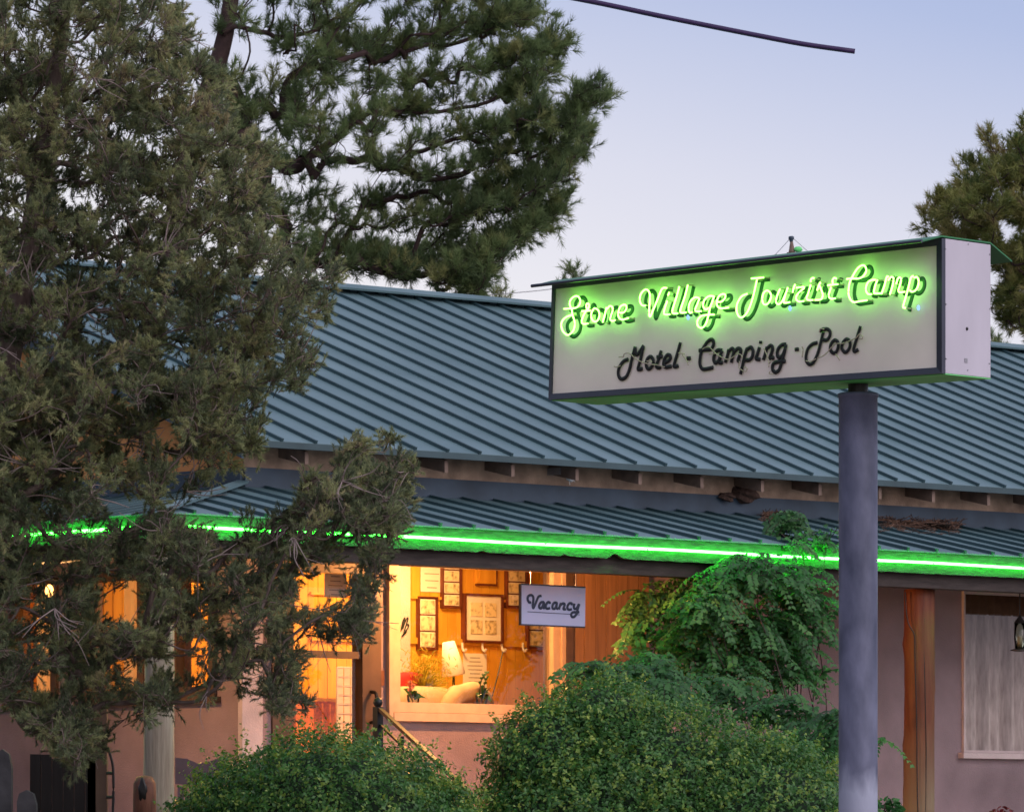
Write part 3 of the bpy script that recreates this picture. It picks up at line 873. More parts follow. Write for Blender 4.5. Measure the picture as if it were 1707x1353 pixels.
# porch lanterns
lp = P(82, 985, 43.6)
t = thing("porch_lantern", "lit orange porch lantern glowing through the pine at far left", "lantern", lp - UP * .1)
mb = MB(); mb.lathe(lp - UP * .1, [(.02, 0), (.07, .02), (.07, .03)], 12); mb.lathe(lp + UP * .09, [(.085, 0), (.02, .07), (.012, .08)], 12)
for k in range(4):
    a = math.pi / 4 + k * math.pi / 2; q = A(.062 * math.cos(a), .062 * math.sin(a), 0)
    mb.tube([lp + q - UP * .07, lp + q + UP * .09], .006, 5)
mb.tube([lp + UP * .16, lp + UP * .6], .006, 5); mb.build("lantern_frame", M['iron'], t)
mb = MB(); mb.blob(lp, (.035, .035, .055), 1, .02); mb.build("bulb", M['warmglow'], t, True)
pl = bpy.data.lights.new("lantern_light", 'POINT'); pl.energy = 110; pl.color = (1, .48, .16); pl.shadow_soft_size = .06
po = bpy.data.objects.new("lantern_light", pl); COL.objects.link(po); po.location = tuple(lp + A(.0, -.05, -.13))
pl = bpy.data.lights.new("porch_lamp_light", 'POINT'); pl.energy = 330; pl.color = (1, .40, .12); pl.shadow_soft_size = .022
q = B(-.25, .95, FZ0 + .02)
po = bpy.data.objects.new("porch_lamp_light", pl); COL.objects.link(po); po.location = tuple(q - UP * .1)
t = thing("porch_ceiling_lamp", "small round porch lamp tucked behind the beam", "lamp", q)
mb = MB(); mb.lathe(q + UP * .03, [(.06, 0), (.07, .02), (.07, .04)], 16); mb.build("lamp_base", M['grey'], t)
mb = MB(); mb.blob(q, (.022, .022, .022), 1, 0); mb.build("globe", M['warmglow'], t, True)
hp = P(1700, 1060, B(5.2, .8, 0)[1])
t = thing("hanging_lantern", "unlit glass lantern hanging before the right window", "lantern", hp - UP * .14)
MB().lathe(hp - UP * .14, [(.03, 0), (.085, .008), (.085, .018), (.03, .03)], 18).build("lantern_base", M['iron'], t)
mb = MB(); mb.lathe(hp + UP * .12, [(.055, 0), (.02, .05), (.01, .07)], 14)
mb.tube([hp + UP * .18, A(hp[0], hp[1], FZ0 + .08)], .006, 5); mb.build("lantern_frame", M['iron'], t)
mb = MB(); mb.lathe(hp - UP * .11, [(.045, 0), (.055, .1), (.05, .23)], 16); mb.build("lantern_glass", M['vase'], t, True)
mb = MB(); mb.lathe(hp - UP * .11, [(.022, 0), (.022, .1), (.02, .11)], 12); mb.build("candle", M['greylog'], t)

# stairs and railings
st = MB()
sa = solveB(640, 1200, -.2)[0]; sb = solveB(860, 1200, -.2)[0]
for k in range(4): st.bb(sa + .03, sb - .03, -.15 - .3 * (k + 1), -.153 - .3 * k, .7, FLOOR - .16 * (k + 1))
st.build("porch_steps", M['pale'], bld)
def railing(px, ytop, label, rail):
    s, z = solveB(px, ytop, -.12)
    t = thing("stair_railing", label, "railing", B(s, -.12, FLOOR), "railings beside the porch steps")
    mb = MB(); mb.bb(s - .03, s + .03, -.15, -.09, FLOOR - .3, z - .07)
    for k in range(1, 5): mb.bb(s - .01, s + .01, -.15 - .28 * k, -.13 - .28 * k, .9, z - .14 - .17 * k)
    mb.build("newel_post", M['iron'], t)
    MB().blob(B(s, -.12, z - .035), (.038, .038, .042), 1, 0).build("finial", M['iron'], t, True)
    a = B(s, -.14, z - .10); b = B(s, -1.35, z - .10 - .75)
    MB().box(a - BU * .022, BU * .044, b - a, UP * .03).build("handrail", rail, t)
    MB().box(a - BU * .012 - UP * .12, BU * .024, b - a, UP * .02).build("lower_rail", M['iron'], t)
railing(630, 1163, "black iron stair railing with copper handrail under the door", M['brass'])
railing(854, 1198, "black iron stair railing half hidden by the large round bush", M['iron'])

# vacancy sign hanging from the beam
vv = .46
cn = [B(*(lambda r: (r[0], vv, r[1]))(solveB(x, y, vv))) for x, y in ((868.5, 973), (976, 978.5), (975.3, 1045), (868.5, 1040.5))]
t = thing("vacancy_sign", "pale blue hanging board lettered Vacancy in navy script", "sign", (cn[2] + cn[3]) / 2)
nv = -BV
mb = MB(); mb.hexa([cn[3] + BV * .02, cn[2] + BV * .02, cn[2], cn[3], cn[0] + BV * .02, cn[1] + BV * .02, cn[1], cn[0]]); mb.build("board", M['vacancy'], t)
mb = MB()
for a, b in ((0, 1), (3, 2), (0, 3)):
    p, q = cn[a], cn[b]; mb.box(p - UP * .006 - BV * .003 - BU * .006, q - p, BV * .026, UP * .012 + BU * .010)
mb.build("edge_strip", M['signframe'], t)
VAC = [[(345, 595), (300, 590), (270, 530), (280, 460), (340, 425), (390, 460), (400, 540), (385, 640), (395, 725), (430, 660), (480, 540), (520, 460), (580, 445)],
       [(640, 590), (580, 590), (540, 640), (530, 700), (570, 730), (610, 680), (640, 600), (630, 700), (655, 735)],
       [(775, 630), (770, 600), (730, 590), (690, 640), (680, 700), (710, 735), (775, 725)],
       [(935, 605), (880, 600), (840, 650), (835, 720), (870, 740), (910, 700), (935, 610), (925, 710), (960, 742)],
       [(1025, 610), (1000, 680), (980, 755)], [(1010, 660), (1060, 620), (1110, 630), (1100, 690), (1085, 745), (1135, 750)],
       [(1275, 660), (1270, 620), (1220, 615), (1180, 670), (1175, 730), (1210, 760), (1270, 750)],
       [(1335, 620), (1320, 690), (1340, 740), (1390, 720), (1430, 640)], [(1445, 630), (1410, 740), (1380, 850), (1330, 920), (1280, 920), (1260, 870), (1300, 820), (1440, 815)]]
mb = MB()
def vq(x, y):
    s_, z_ = solveB(860 + x / 13.656, 960 + y / 13.656, vv - .003); return B(s_, vv - .003, z_)
for st_ in VAC: mb.tube(smooth_path([vq(x, y) for x, y in st_]), .0125, 6, flat=nv)
mb.tube([vq(265, 805), vq(1245, 864)], .0028, 5, flat=nv); mb.tube([vq(1385, 872), vq(1455, 876)], .0028, 5, flat=nv)
mb.build("lettering", M['navy'], t)
mb = MB()
for c in (cn[0] + BU * .12, cn[1] - BU * .10):
    mb.tube([c + BV * .01 - UP * .005, c + BV * .01 + UP * .06], .006, 5)
    top = BZ + .02
    mb.tube([c + BV * .01 + UP * .05, A(*(c + BV * .01)[:2], top)], .005, 5)
mb.build("hanger", M['grey'], t)

# eave clutter
c = P(938, 788, B(0, VW - .12, 0)[1])
sx, sz = solveB(930, 787, VW - .12)
t = thing("flood_light", "small floodlight with loose wires under the main eave", "light fixture", B(sx, VW - .1, sz))
MB().bb(sx - .02, sx + .05, VW - .16, VW - .003, sz - .02, sz + .04).build("junction_box", M['grey'], t)
mb = MB(); mb.lathe(B(*([solveB(951, 797, VW - .2)[0], VW - .2, solveB(951, 797, VW - .2)[1]])), [(.015, -.03), (.03, .0), (.035, .03)], 12, BU * -.5 + UP * .5); mb.build("lamp_head", M['white'], t)
mb = MB()
for e in ((958, 803), (950, 808), (945, 800)):
    a, b = solveB(e[0], e[1], VW - .1); mb.tube(smooth_path([B(sx + .03, VW - .1, sz), B((sx + a) / 2 + .03, VW - .13, (sz + b) / 2 + .01), B(a, VW - .1, b)]), .004, 4)
mb.build("wires", M['paper'], t)
def onB(px, py, v):
    s_, z_ = solveB(px, py, v); return B(s_, v, z_)
mb = MB(); mb.blob(onB(1238, 824, VW - .06), (.13, .08, .075), 4, .3); mb.blob(onB(1210, 828, VW - .06), (.09, .06, .04), 7, .3); mb.blob(onB(1240, 812, VW - .05), (.07, .06, .06), 9, .3)
tag(mb.build("bird_nest", M['mud']), "brown mud nest stuck to the wall under the eave", "nest")
def litter(px0, px1, py, label, seed, hgt):
    rg = np.random.default_rng(seed); mb = MB()
    for k in range(420):
        x = rg.uniform(px0, px1); v = VW - .05 - abs(rg.normal()) * .28
        s_, _ = solveB(x, py, v)
        z_ = FZ1 + .012 + pn * (v - PF) + rg.uniform(.0, hgt)
        d = unit(rg.normal(size=3) * A(1, 1, .3)) * rg.uniform(.03, .09); p = B(s_, v, z_)
        mb.tube([p - d, p, p + d * A(1, 1, .6)], .0032, 3, cap=False)
    mb.blob(B((solveB(px0, py, VW - .2)[0] + solveB(px1, py, VW - .2)[0]) / 2, VW - .17, ZJ - .02), (abs(px1 - px0) / 400, abs(px1 - px0) / 450, .035), seed, .3)
    tag(mb.build("needle_litter", M['needles_dead']), label, "litter", kind="stuff")
litter(1275, 1330, 850, "heap of dead pine needles on porch roof left of the sign pole", 1, .06)
litter(1468, 1600, 870, "long drift of dead pine needles on porch roof right of the sign pole", 2, .07)
# vent on the ridge behind the sign
sr, _ = solveB(1321, 400, VR)
Yr = B(sr, VR, 0)[1]
def rp_(px, py): return P(px, py, Yr)
t = thing("roof_vent", "slim vent pipe with cap and guy wires poking above the sign", "vent", B(sr, VR, ZR))
mb = MB(); mb.tube([B(sr, VR, ZR - .05), rp_(1320, 421)], .055, 10); mb.tube([rp_(1320, 420), rp_(1319.5, 402)], [.035, .014], 10); mb.build("pipe", M['rafter'], t)
mb = MB(); mb.lathe(rp_(1319, 403), [(.018, 0), (.022, .02), (.03, .028), (.03, .05), (.018, .058)], 12); mb.build("cap", M['flash'], t)
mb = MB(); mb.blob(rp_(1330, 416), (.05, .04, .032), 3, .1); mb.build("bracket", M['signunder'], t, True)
mb = MB(); mb.tube([rp_(1317, 398), rp_(1293, 424)], .003, 4); mb.tube([rp_(1323, 398), rp_(1352, 424)], .003, 4)
for q in ((1293, 424), (1352, 424)): mb.tube([rp_(*q), A(*rp_(*q)[:2], ZR - .1)], .012, 5)
mb.build("guy_wire", M['grey'], t)

# ------------------------------------------------------------------ roadside sign
SW = unit(A(.742, -.67, 0)); SN = unit(A(-.67, -.742, 0))   # along the face (to the right, nearer), outward
SD = .38
PX = P(1430.5, 900, 27.8) * A(1, 1, 0)
SO = PX + SN * SD / 2
def S(px, py, t=0.):
    """photo position -> point on the plane t metres in front of the sign face"""
    o = SO + SN * t; k = (px - CX) / F
    a = (k * o[1] - o[0]) / (SW[0] - SW[1] * k)
    q = o + SW * a
    return A(q[0], q[1], CAMZ + (HOR - py) / F * q[1])
gzs = gz(27.8)
sg = thing("roadside_sign", "white box sign on a blue grey pole with green neon Stone Village Tourist Camp", "sign", A(PX[0], PX[1], gzs))
oc = [S(914, 666, .03), S(1570, 622, .03), S(1570, 397, .03), S(920, 472, .03)]   # outer corners of the front frame
ic = [S(920.5, 656.5, 0.012), S(1563.5, 612.5, .012), S(1563.5, 409.5, .012), S(926, 482, .012)]
bk = [p - SN * (SD + .03) for p in oc]
# box skin: sides, top, back (front closed by face)
mb = MB()
f0 = [p - SN * .03 for p in oc]
mb.quad(f0[1], bk[1], bk[2], f0[2]); mb.quad(f0[0], f0[3], bk[3], bk[0]); mb.quad(f0[3], f0[2], bk[2], bk[3]); mb.quad(bk[1], bk[0], bk[3], bk[2])
box = mb.build("sign_box", M['signwhite'], sg)
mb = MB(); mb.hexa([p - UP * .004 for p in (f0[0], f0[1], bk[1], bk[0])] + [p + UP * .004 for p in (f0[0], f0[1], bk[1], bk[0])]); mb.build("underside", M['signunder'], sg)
mb = MB(); mb.quad(*[p - SN * .004 for p in ic]); mb.build("sign_face", M['signface'], sg)
mb = MB()
for i in range(4):
    j = (i + 1) % 4
    mb.quad(oc[i], oc[j], ic[j] + SN * .012, ic[i] + SN * .012)
    mb.quad(ic[i] + SN * .012, ic[j] + SN * .012, ic[j] - SN * .006, ic[i] - SN * .006)
    mb.quad(oc[i], oc[i] - SN * .031, oc[j] - SN * .031, oc[j])
mb.build("frame", M['signframe'], sg)
# end-panel fixings
def E(px, py):
    k = (px - CX) / F; o = oc[1] + SW * .001
    a = (k * o[1] - o[0]) / (-SN[0] + SN[1] * k); q = o - SN * a
    return A(q[0], q[1], CAMZ + (HOR - py) / F * q[1])
mb = MB()
for x, y in ((1576, 415), (1614, 407), (1650, 424), (1577, 507), (1650, 515), (1577, 598), (1649, 606), (1613, 617)): MB().lathe(E(x, y), [(.0035, 0), (.0035, .003)], 8, SW).build("screw", M['grey'], box)
mb.lathe(E(1612, 548), [(.010, 0), (.007, .004), (.003, .005)], 7, SW); mb.build("patched_hole", M['iron'], box)
p = E(1608, 604); MB().box(p, -SN * .022, UP * .022, SW * .002).build("maker_plate", M['grey'], box)
mb = MB()
top = [oc[3], oc[2], bk[2], bk[3]]
fl, fr2 = oc[3] + SN * .165 - UP * .04, oc[2] + SN * .165 - UP * .04
bl, br = bk[3] - SN * .185 - UP * .08, bk[2] - SN * .185 - UP * .08
tk = UP * .008; lf = UP * .006
for a, b, c, d in ((oc[3] + lf, oc[2] + lf, fr2 + lf, fl + lf), (bk[2] + lf, bk[3] + lf, bl + lf, br + lf), (oc[2] + lf, oc[3] + lf, bk[3] + lf, bk[2] + lf)):
    mb.hexa([a, b, c, d, a + tk, b + tk, c + tk, d + tk])
mb.build("rain_cap", M['signcap'], sg)
mb = MB(); mb.tube([fl + lf * 2, fr2 + lf * 2], .009, 8); mb.build("cap_edge_roll", M['signframe'], sg)
# pole
zt = P(0, 655, 27.8)[2]; zn = S(1430, 628, -SD / 2)[2]
zpatch = P(0, 1292, 27.8)[2]
pole = MB(); pole.lathe(A(PX[0], PX[1], 0), [(.1015, gzs - .1), (.1015, zpatch)] + [(.1015, z) for z in np.linspace(zpatch + .01, zt - .025, 8)] + [(.107, zt - .02), (.107, zt - .004), (.098, zt)], 32)
po_ = pole.build("pole", M['pole'], sg, True)
MB().lathe(A(PX[0], PX[1], 0), [(.0525, zt - .01), (.0525, zn + .02)], 20).build("pole_neck", M['iron'], sg)
NEON = {
 "Stone": ((925, 480), 12.193, [
  [(185, 425), (330, 415), (430, 400), (500, 340), (515, 250), (480, 180), (425, 165), (350, 205), (300, 290), (315, 380), (345, 450), (355, 540), (390, 640), (405, 740), (375, 860), (300, 940), (240, 950), (165, 880), (130, 770), (150, 670), (230, 590), (340, 550)],
  [(545, 470), (730, 460)], [(655, 420), (640, 390), (640, 335), (665, 312), (695, 345), (680, 420), (640, 460), (580, 560), (545, 680), (580, 730), (680, 720)],
  [(820, 415), (880, 450), (905, 530), (890, 620), (840, 680), (780, 670), (740, 600), (745, 500), (790, 425), (820, 415)],
  [(970, 700), (1010, 560), (1050, 390)], [(1060, 430), (1110, 370), (1160, 380), (1175, 450), (1140, 560), (1125, 640), (1170, 670), (1230, 650)],
  [(1310, 500), (1390, 500), (1450, 430), (1450, 360), (1400, 340), (1330, 380), (1290, 480), (1290, 570), (1330, 630), (1390, 640), (1500, 610)]]),
 "Village": ((1055, 460), 9.483, [
  [(205, 465), (150, 465), (110, 400), (120, 300), (170, 230), (220, 215), (260, 260), (270, 350), (260, 480), (258, 610), (275, 640), (310, 560), (370, 420), (440, 240), (480, 190), (540, 190)],
  [(575, 255), (555, 310)], [(545, 390), (510, 490), (490, 590), (530, 610), (590, 605)],
  [(735, 165), (690, 330), (625, 540), (640, 590), (715, 590)], [(870, 140), (820, 330), (750, 540), (770, 580), (845, 575)],
  [(1050, 350), (980, 340), (910, 400), (880, 510), (900, 580), (940, 570)], [(1055, 350), (1020, 440), (985, 530), (1010, 560), (1085, 555)],
  [(1280, 320), (1200, 320), (1130, 380), (1110, 470), (1150, 530), (1200, 500)], [(1285, 315), (1250, 420), (1220, 500), (1190, 640), (1150, 760), (1090, 820), (1030, 790), (1020, 710), (1070, 640), (1150, 615), (1290, 610)],
  [(1330, 410), (1400, 405), (1455, 350), (1460, 300), (1420, 285), (1360, 320), (1325, 410), (1340, 480), (1390, 510), (1520, 500)]]),
 "Tourist": ((1215, 445), 8.535, [
  [(320, 165), (500, 150)], [(400, 180), (350, 400), (300, 560), (250, 660), (190, 715), (140, 700), (110, 620), (120, 520), (180, 420), (265, 380)],
  [(545, 335), (590, 370), (600, 430), (570, 500), (530, 535), (490, 520), (475, 450), (495, 370), (545, 335)],
  [(730, 310), (690, 400), (670, 490), (700, 530), (750, 500), (800, 400), (840, 290)], [(810, 370), (780, 490), (800, 510), (870, 500)],
  [(945, 245), (925, 290), (905, 365)], [(960, 295), (1075, 288), (990, 370), (955, 440), (990, 490), (1070, 485)],
  [(1165, 215), (1165, 180), (1195, 155), (1215, 165)], [(1165, 250), (1130, 370), (1105, 440), (1130, 470), (1200, 470)],
  [(1255, 335), (1280, 260), (1305, 215)], [(1285, 260), (1320, 340), (1335, 400), (1310, 460), (1225, 470)],
  [(1480, 240), (1475, 190), (1500, 155), (1535, 170)], [(1405, 260), (1555, 245)], [(1455, 285), (1420, 400), (1450, 450), (1520, 445)]]),
 "Camp": ((1400, 430), 10.669, [
  [(120, 375), (200, 365), (330, 365), (420, 320), (470, 230), (450, 150), (400, 130), (330, 170), (270, 250), (215, 350), (180, 420), (160, 520), (155, 640), (190, 740), (250, 785), (350, 770), (490, 750)],
  [(640, 390), (580, 390), (510, 420), (470, 500), (465, 580), (500, 640), (570, 645)], [(670, 385), (630, 490), (605, 610), (630, 630), (740, 630)],
  [(740, 640), (790, 500), (835, 340), (870, 335)], [(860, 400), (910, 340), (955, 360), (940, 480), (890, 650)], [(1000, 465), (1030, 370), (1060, 345), (1090, 380), (1070, 480), (1040, 580), (1070, 610), (1160, 600)],
  [(1310, 315), (1260, 360), (1220, 520), (1170, 700), (1130, 840), (1130, 880), (1170, 890)], [(1320, 350), (1370, 340), (1400, 400), (1390, 500), (1340, 580), (1280, 600), (1245, 570)]])}
PAINT = {
 "Motel": ((1020, 560), 11.38, [
  [(310, 440), (220, 480), (140, 590), (120, 700), (140, 780), (190, 815), (270, 770), (330, 640), (380, 430), (440, 200)], [(440, 210), (470, 360), (600, 180)], [(600, 185), (540, 450), (495, 610), (520, 635), (580, 615)],
  [(730, 390), (780, 440), (780, 520), (740, 600), (680, 620), (650, 540), (670, 440), (730, 390)],
  [(850, 400), (960, 385)], [(935, 275), (890, 430), (845, 560), (870, 600), (930, 590)],
  [(1000, 500), (1060, 480), (1110, 420), (1100, 370), (1050, 360), (1000, 430), (980, 530), (1020, 590), (1130, 570)],
  [(1300, 120), (1250, 300), (1180, 540), (1200, 580), (1260, 560)], [(1420, 425), (1490, 420)]]),
 "Camping": ((1150, 550), 10.04, [
  [(150, 345), (250, 330), (350, 320), (395, 240), (390, 180), (350, 160), (290, 200), (230, 290), (190, 370), (170, 480), (170, 580), (210, 650), (280, 650), (390, 625)],
  [(540, 340), (460, 340), (410, 410), (400, 500), (430, 550), (490, 500), (530, 410)], [(540, 345), (500, 450), (490, 540), (550, 545)],
  [(590, 545), (630, 420), (650, 320)], [(650, 350), (710, 310), (735, 350), (720, 420), (690, 545)], [(740, 370), (800, 310), (850, 330), (840, 400), (805, 500), (830, 530)],
  [(960, 300), (920, 420), (880, 600), (845, 740)], [(960, 320), (1020, 290), (1055, 350), (1040, 450), (990, 500), (930, 500)],
  [(1185, 180), (1180, 230)], [(1165, 285), (1130, 400), (1110, 480), (1180, 490)],
  [(1230, 500), (1260, 400), (1290, 280)], [(1300, 300), (1350, 260), (1385, 300), (1360, 400), (1340, 470), (1410, 460)],
  [(1610, 240), (1540, 250), (1480, 310), (1460, 400), (1490, 460), (1550, 420), (1600, 300)], [(1610, 240), (1570, 420), (1530, 560), (1490, 670), (1430, 705), (1385, 660), (1390, 580), (1450, 535), (1600, 520)]]),
 "Pool": ((1310, 530), 12.19, [
  [(185, 640), (260, 630)], [(690, 270), (750, 230), (850, 230), (900, 290), (880, 390), (820, 450), (750, 440)], [(760, 280), (720, 450), (660, 680), (610, 810), (550, 910), (480, 940), (420, 880), (410, 770), (450, 620), (540, 530), (640, 500)],
  [(1010, 450), (1060, 500), (1060, 600), (1020, 690), (960, 710), (905, 650), (910, 550), (960, 470), (1010, 450)],
  [(1240, 430), (1300, 480), (1300, 580), (1250, 670), (1190, 690), (1140, 620), (1145, 530), (1190, 460), (1240, 430)],
  [(1515, 165), (1450, 380), (1380, 620), (1400, 680), (1470, 640)]])}
TT = .058
for wd, (og, sc, strokes) in NEON.items():
    m1, m2, sup = MB(), MB(), []
    for st_ in strokes:
        p = smooth_path([S(og[0] + x / sc, og[1] + y / sc, TT) for x, y in st_])
        m1.tube(p, .0042, 8)
        m2.tube(p - SN * (TT - .009) - UP * .005, .0118, 8, flat=SN)
        sup += [p[0], p[-1]]
    lt = m2.build("channel_lettering", M['gletter'], sg, True); lt["label"] = "dark green shadow lettering reading " + wd
    nt_ = m1.build("neon_lettering", M['signneon'], sg, True); nt_["label"] = "lit green neon tubing reading " + wd
    for e in sup: MB().tube([e, e - SN * (TT - .012)], .004, 5).build("tube_support", M['glasstube'], nt_)
for wd, (og, sc, strokes) in PAINT.items():
    m1 = MB()
    for st_ in strokes: m1.tube(smooth_path([S(og[0] + x / sc, og[1] + y / sc, .016) for x, y in st_]), .0108 if wd != "Pool" else .0100, 8, flat=SN)
    o = m1.build("channel_lettering", M['letter'], sg, True); o["label"] = "black lettering reading " + wd
mb = MB()
for og, sc, st_ in (((1020, 560), 11.38, [[(130, 400), (220, 390), (230, 345), (300, 325), (360, 350), (450, 430), (560, 490), (700, 530), (830, 545), (900, 560), (1000, 590)], [(1260, 320), (1330, 330), (1380, 340)], [(1330, 350), (1420, 470), (1450, 550)], [(40, 575), (90, 590), (160, 560)], [(660, 480), (720, 470), (760, 500)]]),
                    ((1150, 550), 10.04, [[(210, 320), (260, 290), (330, 290), (420, 380), (520, 450), (640, 490), (740, 440), (800, 400), (860, 420), (880, 470)], [(830, 520), (820, 620), (870, 670), (940, 690), (955, 640), (910, 620)], [(1240, 310), (1290, 420), (1320, 560), (1320, 620)], [(1330, 560), (1370, 500)], [(1340, 690), (1330, 730), (1390, 740)], [(320, 405), (380, 400), (430, 390)]]),
                    ((1310, 530), 12.19, [[(680, 290), (700, 220), (780, 230)], [(640, 810), (740, 780), (850, 690), (920, 600), (1040, 520), (1130, 520), (1230, 490), (1330, 450), (1430, 400), (1490, 330), (1550, 360), (1555, 420), (1490, 430)], [(400, 870), (500, 880), (610, 830)], [(330, 580), (350, 640), (330, 800)], [(1010, 730), (1100, 860)]])):
    for s_ in st_: MB().tube(smooth_path([S(og[0] + x / sc, og[1] + y / sc, .035) for x, y in s_]), .0032, 5).build("dead_neon_tube", M['glasstube'], sg, True)
mb = MB()
for x, y in ((1147, 529), (1317, 514), (1531, 513)): MB().blob(S(x, y, .03), (.010, .010, .014), 2, .1).build("tube_electrode", M['blueglow'], sg, True)

# ------------------------------------------------------------------ cables
cb = [P(x, y, 45) for x, y in ((700, -48), (960, -2), (1100, 27), (1250, 57), (1340, 74), (1425, 86))]
tag(MB().tube(smooth_path(cb, 4), .022, 8).build("utility_cable", M['cable'], smooth=True), "thick dark purple cable end crossing the sky at the top", "cable")
cb = [P(x, y, 80) for x, y in ((560, 510), (860, 488), (960, 476), (1200, 445))]
tag(MB().tube(smooth_path(cb, 4), .006, 5).build("power_line", M['grey'], smooth=True), "faint thin wire low in the sky left of the sign", "cable")

# ------------------------------------------------------------------ trees
def inpoly(x, y, poly):
    c = np.zeros(len(x), bool); n = len(poly)
    for i in range(n):
        x0, y0 = poly[i]; x1, y1 = poly[(i + 1) % n]
        m = ((y0 > y) != (y1 > y)) & (x < (x1 - x0) * (y - y0) / (y1 - y0 + 1e-9) + x0)
        c ^= m
    return c
def noise2(x, y, sc, seed):
    rg = np.random.default_rng(seed); o = np.zeros(len(x))
    for k in range(7):
        a = rg.uniform(0, 6.28); f = rg.uniform(.6, 1.8) / sc
        o += np.sin((x * math.cos(a) + y * math.sin(a)) * f * 6.28 + rg.uniform(0, 6.28))
    return o / 2.6
def pine(name, label, Y0, trunk, tr_r, polys, needm, barkm, seed, nl, nw, shl, shoots, nper, ysd, holes=(), gap=-.6, gsc=120, upb=.35, group=None, dead=0, tintf=None, trp=1.0, kinkr=.0045, keep=1.0, jit=.55, boughs=()):
    """crown points are drawn inside the outline at the crown's own distance, in depth as wide as the crown;
    every point is wired to the nearest point nearer the trunk, which makes the limbs"""
    rg = np.random.default_rng(seed)
    TP = smooth_path([P(x, y, Y0) for x, y in trunk], 6)
    base = TP[np.argmin(TP[:, 2])].copy()
    t = thing(name, label, "tree", base, group)
    pts = []
    for poly, cnt in polys:
        pl_ = np.array(poly, float)
        lo, hi = pl_.min(0), pl_.max(0); got = 0; guard = 0
        while got < cnt and guard < 400:
            guard += 1
            x = rg.uniform(lo[0], hi[0], 400); y = rg.uniform(lo[1], hi[1], 400)
            m = inpoly(x, y, poly) & (noise2(x, y, gsc, seed + 5) > gap)
            for hx, hy, hr, hs in holes: m &= ((x - hx) / hr) ** 2 + ((y - hy) / hs) ** 2 > 1
            idx = np.nonzero(m)[0][:cnt - got]
            for i in idx: pts.append(P(x[i], y[i], Y0) + A(0, 1, 0) * np.clip(rg.normal() * ysd, -2 * ysd, 2 * ysd))
            got += len(idx)
    for bp_, cnt, spd in boughs:
        bp_ = smooth_path([(x, y, 0) for x, y in bp_], 12)[:, :2]; yo = rg.normal() * ysd
        spd *= 1.05
        for k in range(int(cnt * .82)):
            u_ = rg.uniform(.10, 1) ** .62 * (len(bp_) - 1.001); i_ = int(u_); q_ = bp_[i_] + (bp_[i_ + 1] - bp_[i_]) * (u_ - i_)
            g_ = 1 - .45 * u_ / len(bp_)
            pts.append(P(q_[0] + rg.normal() * spd * .7, q_[1] - abs(rg.normal()) * spd * g_ + spd * .35, Y0) + A(0, 1, 0) * (yo + rg.normal() * .22))
    pts = np.array(pts)
    dt = np.min(np.linalg.norm((pts[:, None] - TP[None]) * A(1, 1, .8), axis=2), axis=1)
    o = np.argsort(dt); pts = pts[o]; dt = dt[o]
    nT = len(TP)
    nodes = np.vstack([TP, pts]); par = np.full(len(nodes), -1); nd = np.concatenate([np.zeros(nT), dt])
    for i in range(len(pts)):
        k = nT + i
        d = nodes[k] - nodes[:k]; L = np.linalg.norm(d, axis=1) + 1e-6
        # a limb leaves its parent outward and somewhat upward; dropping steeply is costly
        cost = L * (1 + upb * np.clip(-d[:, 2] / L, -.4, 1)) + .45 * nd[:k] * 0
        cost[:nT] *= trp
        par[k] = int(np.argmin(cost))
    cntd = np.ones(len(nodes))
    for k in range(len(nodes) - 1, nT - 1, -1): cntd[par[k]] += cntd[k]
    tm = MB()
    rr = np.interp(np.arange(nT), [0, nT - 1], tr_r)
    tm.tube(TP, rr, 12)
    outd = np.zeros_like(nodes)
    lim = MB()
    for k in range(nT, len(nodes)):
        p, q = nodes[par[k]], nodes[k]
        d = q - p; L = np.linalg.norm(d)
        gp_ = outd[par[k]] if par[k] >= nT else unit(d + UP * .3 * L)
        m_ = p + d * .5 + (gp_ * .16 + rg.normal(size=3) * .07 - UP * .05) * L
        r1 = kinkr * math.sqrt(cntd[k]); r0 = kinkr * math.sqrt(min(cntd[par[k]], cntd[k] * 1.8)) if par[k] >= nT else r1 * 1.25
        lim.tube(smooth_path([p, m_, q], 3), np.linspace(r0, r1, 7) if True else r1, 5, cap=False)
        outd[k] = unit(q - m_)
    # shoots with needles
    Ks = np.arange(nT, len(nodes))
    if keep < 1: Ks = Ks[rg.random(len(Ks)) < keep]
    SB, SDI, SL, ST = [], [], [], []
    for k in Ks:
        n = max(2, int(rg.normal(shoots, shoots * .25)))
        ct = np.clip(rg.normal(.42, .2), 0, 1)
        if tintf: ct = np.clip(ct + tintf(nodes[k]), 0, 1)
        p, q = nodes[par[k]], nodes[k]
        for j in range(n):
            f = rg.uniform(.35, 1.0) ** .7
            b = p + (q - p) * f + rg.normal(size=3) * shl * .22
            d = unit(outd[k] * rg.uniform(.3, 1.0) + rg.normal(size=3) * jit + UP * upb)
            SB.append(b); SDI.append(d); SL.append(shl * rg.uniform(.6, 1.3)); ST.append(np.clip(ct + rg.normal(0, .13), 0, 1))
    SB, SDI, SL, ST = map(np.array, (SB, SDI, SL, ST))
    ns = len(SB)
    # twig of each shoot: a thin prism
    tw = MB()
    e1 = unit(np.cross(SDI, A(.3, .5, .81))); e2 = np.cross(SDI, e1)
    ang = [0, 2.09, 4.19]
    Vt = np.concatenate([np.stack([b + .0022 * s_ * (np.cos(a) * e1 + np.sin(a) * e2) for a in ang], 1)
                         for b, s_ in ((SB, 1.5), (SB + SDI * SL[:, None] * .95, .7))], 1).reshape(-1, 3)
    base_i = np.arange(ns)[:, None] * 6
